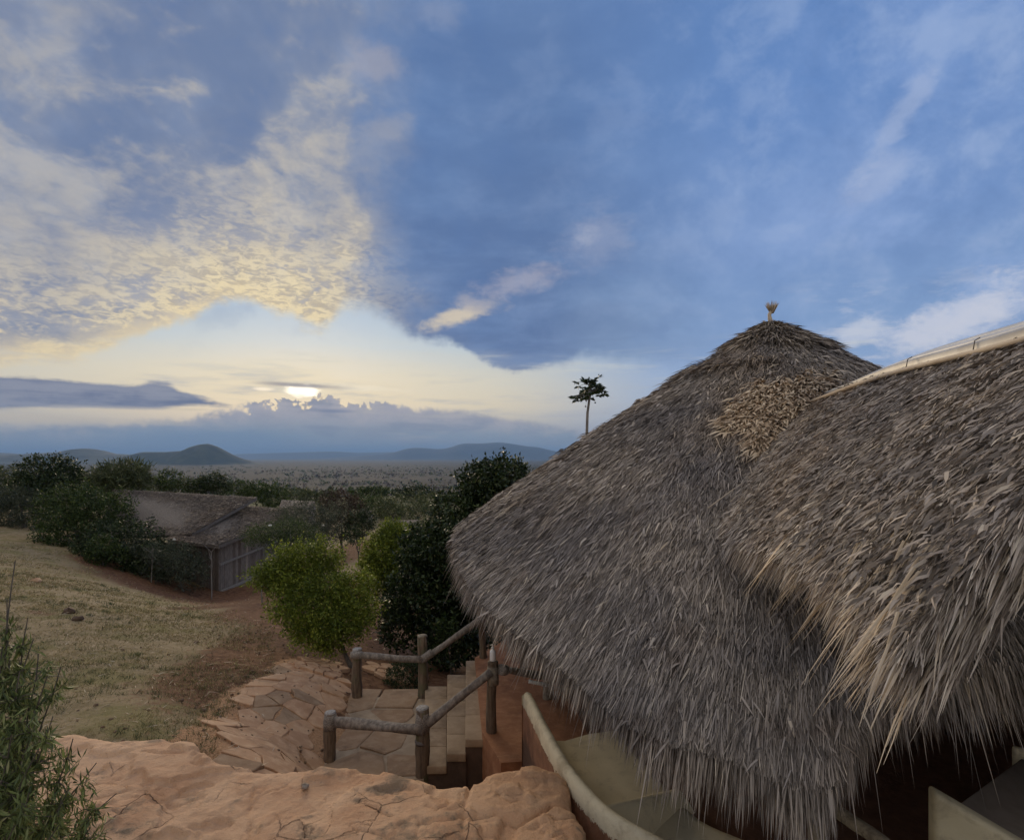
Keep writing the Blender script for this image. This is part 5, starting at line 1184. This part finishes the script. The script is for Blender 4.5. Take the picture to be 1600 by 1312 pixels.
T('dark_thicket', 'dense dark thicket hiding the left wall of the shed', 'thicket', 200, 24.5, [(170, 850, 25, 40, 34), (215, 850, 24.8, 36, 34), (140, 870, 24.5, 30, 26), (235, 880, 24.3, 32, 30), (190, 885, 24, 34, 26)], 14000, .12, .05, 'leaf_dark', 34, r0=.1, twig=.2)
T('feathery_shrub', 'grey green wispy shrub in front of the shed corner', 'shrub', 290, 23.6, [(262, 862, 23.8, 30, 14), (290, 880, 23.6, 28, 20), (255, 885, 23.7, 28, 28), (300, 900, 23.5, 24, 20), (215, 855, 24, 22, 12)], 8000, .11, .03, 'leaf_grey', 35, r0=.05, twig=.18, shell=.3)
T('small_round_bush', 'small bright bush at the edge of the dark thicket', 'bush', 160, 23.2, [(160, 853, 23.2, 18, 16), (150, 872, 23.2, 16, 14), (180, 866, 23.3, 14, 12)], 3500, .09, .045, 'leaf_mid', 36, r0=.04, twig=.12)
T('pale_bush', 'pale grey green bush at the left edge on the skyline', 'bush', 0, 38, [(10, 745, 38, 26, 18), (-20, 755, 38, 30, 22), (30, 765, 37, 24, 16), (-5, 785, 36, 34, 20)], 7000, .16, .06, 'leaf_olive', 37, r0=.1, twig=.25)
T('thorn_bush', 'dull brown green thorn bush at the far left edge of the slope', 'bush', 40, 30, [(20, 800, 30, 34, 22), (45, 815, 29.5, 22, 20), (0, 810, 30, 26, 20), (30, 780, 30, 30, 16)], 8000, .12, .04, 'leaf_grey', 38, r0=.12, twig=.2, shell=.35)
T('acacia_bush', 'feathery green acacia bush overhanging the shed wall', 'bush', 452, 21, [(420, 832, 21.5, 34, 13), (455, 828, 21.5, 28, 15), (400, 842, 21.3, 20, 9), (475, 840, 21.4, 26, 18), (440, 852, 21.2, 26, 13)], 11000, .075, .022, 'leaf_mid', 39, r0=.06, twig=.2, shell=.3, droop=.4)
T('grey_acacia', 'grey green wispy tree behind the lime shrub, beside the shed end', 'tree', 480, 27, [(480, 808, 27, 36, 22), (510, 825, 26.5, 24, 26), (455, 805, 28, 26, 14), (490, 840, 26, 30, 22), (520, 800, 28, 22, 14)], 10000, .10, .03, 'leaf_grey', 40, r0=.08, twig=.22, shell=.3)
T('bronze_tree', 'dark reddish brown leaved tree beyond the shed at the head of the red path', 'tree', 535, 34, [(530, 785, 35, 26, 20), (550, 800, 34, 18, 24), (515, 800, 34, 16, 20), (528, 822, 33, 16, 18)], 6000, .13, .06, 'leaf_brown', 41, r0=.1, twig=.2)
T('path_side_bush', 'dark green bush on the right side of the red path', 'bush', 560, 32, [(560, 822, 33, 20, 22), (572, 812, 33, 14, 16), (550, 838, 32, 14, 12)], 4000, .12, .05, 'leaf_dark', 42, r0=.06, twig=.18)
T('hedge_bush', 'mid green bush left of the small pale cottage roof', 'bush', 425, 48, [(425, 775, 48, 24, 18), (400, 768, 49, 22, 12), (375, 764, 50, 22, 10)], 5500, .2, .08, 'leaf_mid', 43, r0=.1, twig=.3)
T('skyline_bush', 'green bush just above the middle of the shed ridge', 'bush', 330, 44, [(330, 755, 44, 20, 14), (345, 762, 44, 16, 10), (310, 762, 44, 18, 10)], 3600, .18, .08, 'leaf_dark', 44, r0=.08, twig=.25)
T('skyline_shrub', 'yellow green shrub above the left part of the shed ridge', 'shrub', 268, 42, [(265, 750, 42, 18, 16), (250, 758, 42, 20, 10), (290, 760, 43, 16, 10)], 3600, .16, .07, 'leaf_mid', 45, r0=.08, twig=.25)
T('thorn_tree', 'mid green tree filling the gap behind the red path, right of the bronze tree', 'tree', 590, 62, [(590, 790, 62, 24, 12), (610, 800, 60, 20, 10), (570, 785, 64, 18, 8)], 5000, .25, .09, 'leaf_mid', 71, r0=.14, twig=.35)
T('low_bush', 'low green bush beside the cottage roof nearest the dark broadleaf tree', 'bush', 640, 38, [(632, 835, 38, 26, 12), (655, 830, 38, 20, 10)], 5000, .16, .07, 'leaf_mid', 72, r0=.08, twig=.25)
T('grey_bush', 'greyish green bush on the meadow left of the bronze tree top', 'bush', 490, 60, [(490, 778, 60, 22, 8), (465, 772, 62, 20, 7), (515, 775, 60, 14, 7)], 4500, .22, .08, 'leaf_olive', 73, r0=.1, twig=.3)
T('meadow_tree', 'broad soft green tree right of the cottage roof, behind the green bush', 'tree', 640, 50, [(640, 790, 50, 40, 18), (600, 795, 49, 26, 14), (680, 785, 52, 34, 16), (660, 805, 48, 34, 12)], 8000, .2, .06, 'leaf_olive', 46, r0=.14, twig=.35, shell=.35)
T('distant_tree', 'dark tree standing on the far side of the meadow beneath the brown plain', 'tree', 655, 90, [(655, 768, 90, 20, 7), (630, 772, 90, 14, 6)], 2200, .35, .15, 'leaf_dark', 47, r0=.15, twig=.5)
T('distant_bush', 'small dark bush on the meadow edge above the bronze tree', 'bush', 590, 95, [(590, 768, 95, 16, 6), (560, 770, 95, 14, 6)], 2000, .35, .15, 'leaf_mid', 48, r0=.12, twig=.5)
# white blossoms caught among the leaves
for x, y, d, lab in ((422, 821, 20.6, 'single white blossom on the feathery acacia bush'), (505, 820, 25.7, 'single white blossom on the grey wispy tree'), (272, 842, 23.1, 'single white blossom on the wispy shrub by the shed')):
    V, q, t_ = leaves(np.repeat(P(x, y, d)[None], 7, 0), norm(np.random.default_rng(int(x)).normal(0, 1, (7, 3))), .07, .05)
    tag(link('blossom', raw('blossom', V, [q]), M['white']), lab, 'flower', 'white blossoms')

# thin saplings
for i, (px, d, h, lab) in enumerate([(330, 22.8, 1.9, 'thin bare sapling in front of the shed corner'), (410, 19.0, 1.0, 'thin bare sapling left of the lime shrub'), (237, 23.2, 1.2, 'thin bare sapling at the foot of the dark thicket')]):
    b_ = on_ground(px, d); rt = empty('sapling', b_, lab, 'sapling', 'bare saplings by the shed'); g = np.random.default_rng(i+50)
    st = wobbly(b_-[0, 0, .1], b_+[0, 0, h], 7, .03, i); tube_obj('stem', st, np.linspace(.025, .008, 7), M['bark_pale'], rt, sides=5)
    pr = [tube(wobbly(st[4+k % 3], st[4+k % 3]+[g.normal(0, .25), g.normal(0, .25), g.uniform(.1, .5)], 4, .02, k), [.009, .008, .006, .003], 4, False) for k in range(6)]
    V, fs = merge(pr); link('twigs', raw('twigs', V, fs), M['bark_pale'], rt)

# ------------------------------------------------------------------ narrow-leaved plant in the lower left corner
def corner_plant():
    base = np.array([-3.15, 3.35, gz(-3.15, 3.35)]); root = empty('narrow_leaved_shrub', base, 'tall shrub with narrow drooping leaves in the lower left corner of the foreground', 'shrub')
    g = np.random.default_rng(77); stems = []; LP, LD = [], []
    tops = [(25, 872, 3.6, 1), (12, 938, 3.5, 1), (42, 965, 3.5, 1), (-25, 945, 3.5, 1), (60, 1020, 3.4, 1), (5, 1010, 3.4, 1), (8, 960, 3.5, 1), (50, 1000, 3.5, 1), (95, 1040, 3.45, 1), (-30, 990, 3.5, 1), (70, 1060, 3.3, 1), (115, 1150, 3.3, 1), (30, 1050, 3.3, 1), (180, 1240, 3.3, 1), (150, 1190, 3.35, 1), (-10, 1080, 3.3, 1), (85, 1120, 3.2, 1), (60, 1170, 3.15, 1), (110, 1230, 3.2, 1), (20, 1150, 3.1, 1), (140, 1290, 3.2, 1), (0, 1220, 3.1, 1), (-60, 1060, 3.5, 1), (45, 1240, 3.0, 1), (90, 1290, 3.05, 1), (-70, 1150, 3.3, 1), (20, 1290, 3.0, 1)]
    for i, (px, py, d, _) in enumerate(tops):
        e = P(px, py, d); b_ = base+[g.normal(0, .12), g.normal(0, .12), 0]; n = 14; t_ = np.linspace(0, 1, n)[:, None]
        mid = b_*.45+e*.55; mid[:2] = b_[:2]*.65+e[:2]*.35
        st = b_*(1-t_)**2+2*mid*t_*(1-t_)+e*t_**2+g.normal(0, .006, (n, 3)); stems.append(tube(st, np.linspace(.011, .003, n), 5, False))
        bare = .55 if i == 0 else .12
        for k in range(60 if i else 16):
            s = g.uniform(bare*.6, 1)
            if i == 0 and s > .75: s = g.uniform(.3, .62)
            j = int(s*(n-1)); p0 = st[j]; sd = norm(g.normal(0, 1, 3)*[1, 1, .3]+[0, 0, .25]); L = g.uniform(.08, .26)*(1.2-s*.6)
            e2 = p0+sd*L+[0, 0, -.03]; tw = wobbly(p0, e2, 5, .01, i*50+k); stems.append(tube(tw, np.linspace(.003, .0015, 5), 3, False))
            for m_ in range(16): LP.append(tw[g.integers(0, 5)]+g.normal(0, .006, 3)); LD.append(norm(sd*.3+g.normal(0, .42, 3)+[0, 0, -.85 if g.uniform() < .7 else .5]))
    V, fs = merge(stems); link('stems', raw('stems', V, fs, True), M['bark'], root)
    LP, LD = np.array(LP), np.array(LD); N = len(LP); sz = g.uniform(.55, 1.2, N); V, q, _ = leaves(LP, LD, .075*sz, .0115*sz, g, .08)
    link('leaves', raw('leaves', V, [q]), M['leaf_willow'], root)
corner_plant()

# ------------------------------------------------------------------ grass, litter, clods, scrub on the plain
def build_grass():
    g = np.random.default_rng(88); N = 150000; d = 5.2*(24/5.2)**g.uniform(0, 1, N); px = g.uniform(-120, 640, N); x = (px-CX)/F*d; y = d
    patch = fbm(x*1.1, y*1.1, 4, 60); hole = fbm(x*4, y*4, 3, 61)
    ok = (patch+hole*.6+g.normal(0, .2, N) > -.12)
    # not on rock, path, soil patches
    rk = np.array([rock_xy(*p) for p in ROCK]); 
    def inpoly(x, y, pl):
        ins = np.zeros(len(x), bool); n = len(pl)
        for i in range(n):
            a, b = pl[i], pl[(i+1) % n]; cond = (a[1] > y) != (b[1] > y); xi = (b[0]-a[0])*(y-a[1])/(b[1]-a[1]+1e-12)+a[0]; ins ^= cond & (x < xi)
        return ins
    ok &= ~inpoly(x, y, rk) & ~inpoly(x, y, np.array(PATH)) & ~inpoly(x, y, np.array(LAND))
    py = HY-ground_z(x, y)*F/y
    lim = np.interp(px, [-120, 0, 100, 200, 300, 360, 420, 470, 560, 640], [830, 835, 850, 925, 945, 970, 985, 1010, 1100, 1200]); ok &= py > lim+g.normal(0, 8, N)
    ok &= ~((px > 430) & (d > 9)); ok &= ~((px > 345) & (py > 1080) & (d < 7.2))
    x, y, d = x[ok], y[ok], d[ok]; N = len(x); z = ground_z(x, y)
    p = np.stack([x, y, z-.005], -1); dv = norm(np.stack([g.normal(0, .9, N), g.normal(0, .9, N), g.uniform(.25, 1, N)], -1))
    side = norm(np.cross(dv, norm(g.normal(0, 1, (N, 3))))); L = g.uniform(.015, .065, N)*np.clip(d/8, .8, 1.6); W_ = .0028*np.clip(d/6, 1, 3)*g.uniform(.7, 1.6, N)
    V = np.stack([p-side*W_[:, None], p+side*W_[:, None], p+dv*L[:, None]], 1).reshape(-1, 3)
    tag(link('grass', raw('grass', V, [np.arange(N*3).reshape(-1, 3)]), M['grass']), 'short dry olive grass covering the slope', None, kind='stuff')
    K = 1500; dk = 5.6*(19/5.6)**g.uniform(0, 1, K); pk = g.uniform(-60, 430, K); xk = (pk-CX)/F*dk; ok = ~inpoly(xk, dk, rk) & ~inpoly(xk, dk, np.array(PATH)) & (fbm(xk*.9+4, dk*.9, 3, 66) > -.05); xk, dk = xk[ok], dk[ok]; K = len(xk)
    x = np.repeat(xk, 16)+g.normal(0, .035, K*16); y = np.repeat(dk, 16)+g.normal(0, .035, K*16); z = ground_z(x, y); N = K*16; py = HY-z*F/y; px = x/y*F+CX; lim = np.interp(px, [-120, 0, 100, 200, 300, 360, 420, 470], [832, 836, 852, 928, 950, 975, 995, 1015]); kk = py > lim+6; x, y, z = x[kk], y[kk], z[kk]; N = len(x)
    p = np.stack([x, y, z-.01], -1); dv = norm(np.stack([g.normal(0, .5, N), g.normal(0, .5, N), g.uniform(.5, 1, N)], -1)); side = norm(np.cross(dv, norm(g.normal(0, 1, (N, 3))))); L = g.uniform(.03, .10, N); W_ = .003*np.clip(y/7, 1, 3)
    V = np.stack([p-side*W_[:, None], p+side*W_[:, None], p+dv*L[:, None]], 1).reshape(-1, 3)
    tag(link('grass_tufts', raw('grass_tufts', V, [np.arange(N*3).reshape(-1, 3)]), M['leaf_olive']), 'greener grass tufts standing on the slope', None, kind='stuff')
    # dry stalks and chips strewn over it
    N = 700; d = 5.6*(22/5.6)**g.uniform(0, 1, N); px = g.uniform(0, 430, N); x = (px-CX)/F*d; z = ground_z(x, d); p = np.stack([x, d, z+.012], -1); an = g.uniform(0, 6.28, N)
    dv = norm(np.stack([np.cos(an), np.sin(an), g.normal(0, .08, N)], -1)); up = np.tile([0, 0, 1.0], (N, 1))
    V, q, t3 = strands(p, dv, up, g.uniform(.04, .22, N)*np.clip(d/9, .6, 1.4), g.uniform(.004, .010, N), .006, 0, .4, g); tag(link('straw_litter', raw('straw_litter', V, [q, t3]), M['frond']), 'dry straw scattered over the grass slope', None, kind='stuff')
    # clods and pebbles
    parts = []; 
    def clod(p, r):
        n1, n2 = 6, 5; a_ = np.linspace(0, math.pi, n2); b_ = np.arange(n1)/n1*2*np.pi; A_, B_ = np.meshgrid(a_, b_, indexing='ij'); rr_ = r*(1+g.normal(0, .2, A_.shape))
        V = np.stack([np.sin(A_)*np.cos(B_)*rr_, np.sin(A_)*np.sin(B_)*rr_, np.cos(A_)*rr_*.6], -1).reshape(-1, 3)+p; i = np.arange(n2-1)[:, None]; j = np.arange(n1)[None]
        return V, np.stack([i*n1+j, i*n1+(j+1) % n1, (i+1)*n1+(j+1) % n1, (i+1)*n1+j], -1).reshape(-1, 4)[:, ::-1], np.zeros((0, 3), int)
    for k in range(260):
        d = 5.8*(20/5.8)**g.uniform(0, 1); px = g.uniform(0, 470); x = (px-CX)/F*d; r = g.uniform(.006, .022)
        if g.uniform() < .05: r *= 2
        if in_poly(x, d, [tuple(v) for v in rk]): continue
        parts.append(clod(np.array([x, d, gz(x, d)+r*.2]), r))
    for k in range(330):
        px, d = g.uniform(330, 650), g.uniform(6.2, 13); x = (px-CX)/F*d
        if in_poly(x, d, LAND): continue
        parts.append(clod(np.array([x, d, gz(x, d)+.02]), g.uniform(.006, .024)))
    V, fs = merge(parts); tag(link('soil_clods', raw('soil_clods', V, fs, False), flat_mat('dark_clod', (.13, .08, .05), (.22, .15, .09), .95)), 'dark soil clods scattered on the slope', None, kind='stuff')
    for i, (px, py, d, r, lab) in enumerate([(55, 908, 15, .14, 'pale flat stone lying high on the grass slope'), (107, 980, 11.2, .12, 'dark lump of red soil on the upper grass slope'), (121, 993, 10.8, .10, 'reddish stone beside the dark soil lump')]):
        V, q, t_ = clod(on_ground(px, d)+[0, 0, .02], r); tag(link('stone', raw('stone', V, [q]), M['flag_orange'] if i == 0 else M['step_side']), lab, 'stone')
    V, q, t_ = clod(P(477, 1228, 4.65), .035); tag(link('dark_stone', raw('dark_stone', V, [q]), M['cushion']), 'small black stone lying on the sandstone ledge', 'stone')
build_grass()

def build_scrub():
    g = np.random.default_rng(99)
    def field(name, N, dmin, dmax, size, mat, nleaf, lab, pw=1.0):
        d = dmin*(dmax/dmin)**(g.uniform(0, 1, N)**pw); a_ = g.uniform(-.80, .62, N); x = np.sin(a_)*d; y = np.cos(a_)*d
        dens = fbm(x/120+5, y/60, 4, 71); k = dens*1.6+g.normal(0, .15, N) > -.02; x, y, d = x[k], y[k], d[k]; n = len(x); z = ground_z(x, y)
        s = size*np.clip(g.lognormal(-.15, .45, n), .3, 1.9)*np.clip(d/500, .55, 1.6); c_ = np.stack([x, y, z+s*.35], -1)
        off = norm(g.normal(0, 1, (n, nleaf, 3)))*g.uniform(.3, 1, (n, nleaf, 1))*np.array([1, 1, .62]); pos = (c_[:, None]+off*s[:, None, None]).reshape(-1, 3); dv = norm(g.normal(0, 1, (n*nleaf, 3)))
        S = np.repeat(s, nleaf); V, q, _ = leaves(pos, dv, S*.5, S*.4, g); tag(link(name, raw(name, V, [q]), M[mat]), lab, None, kind='stuff')
    field('near_scrub', 1500, 75, 260, 2.0, 'leaf_mid', 90, 'green scrub on the slope below the cottages')
    field('olive_scrub', 1200, 80, 330, 1.8, 'leaf_olive', 80, 'olive scrub below the cottages')
    field('dry_scrub', 11000, 260, 3200, 3.0, 'leaf_brown', 15, 'dry brown bush over the plain')
    field('green_scrub', 7000, 350, 4500, 3.4, 'leaf_mid', 14, 'grey green bush over the plain')
build_scrub()

# ------------------------------------------------------------------ haze
def build_haze():
    me = bpy.data.meshes.new('haze'); x0, x1, y0, y1, z0, z1 = -46000, 46000, -46000, 46000, -75, 520
    me.from_pydata([(x, y, z) for z in (z0, z1) for y in (y0, y1) for x in (x0, x1)], [], [(0, 2, 3, 1), (4, 5, 7, 6), (0, 1, 5, 4), (2, 6, 7, 3), (0, 4, 6, 2), (1, 3, 7, 5)])
    m_ = bpy.data.materials.new('haze'); m_.use_nodes = True; t = NT(m_.node_tree); t.n.clear(); out = t.node('ShaderNodeOutputMaterial'); v = t.node('ShaderNodeVolumePrincipled')
    v.inputs['Color'].default_value = (.36, .58, .92, 1); v.inputs['Density'].default_value = 6.0e-5; v.inputs['Anisotropy'].default_value = 0.0
    t.l.new(v.outputs[0], out.inputs['Volume']); o = link('haze', me, m_); tag(o, 'thin blue haze over the plain', None, kind='stuff')
build_haze()
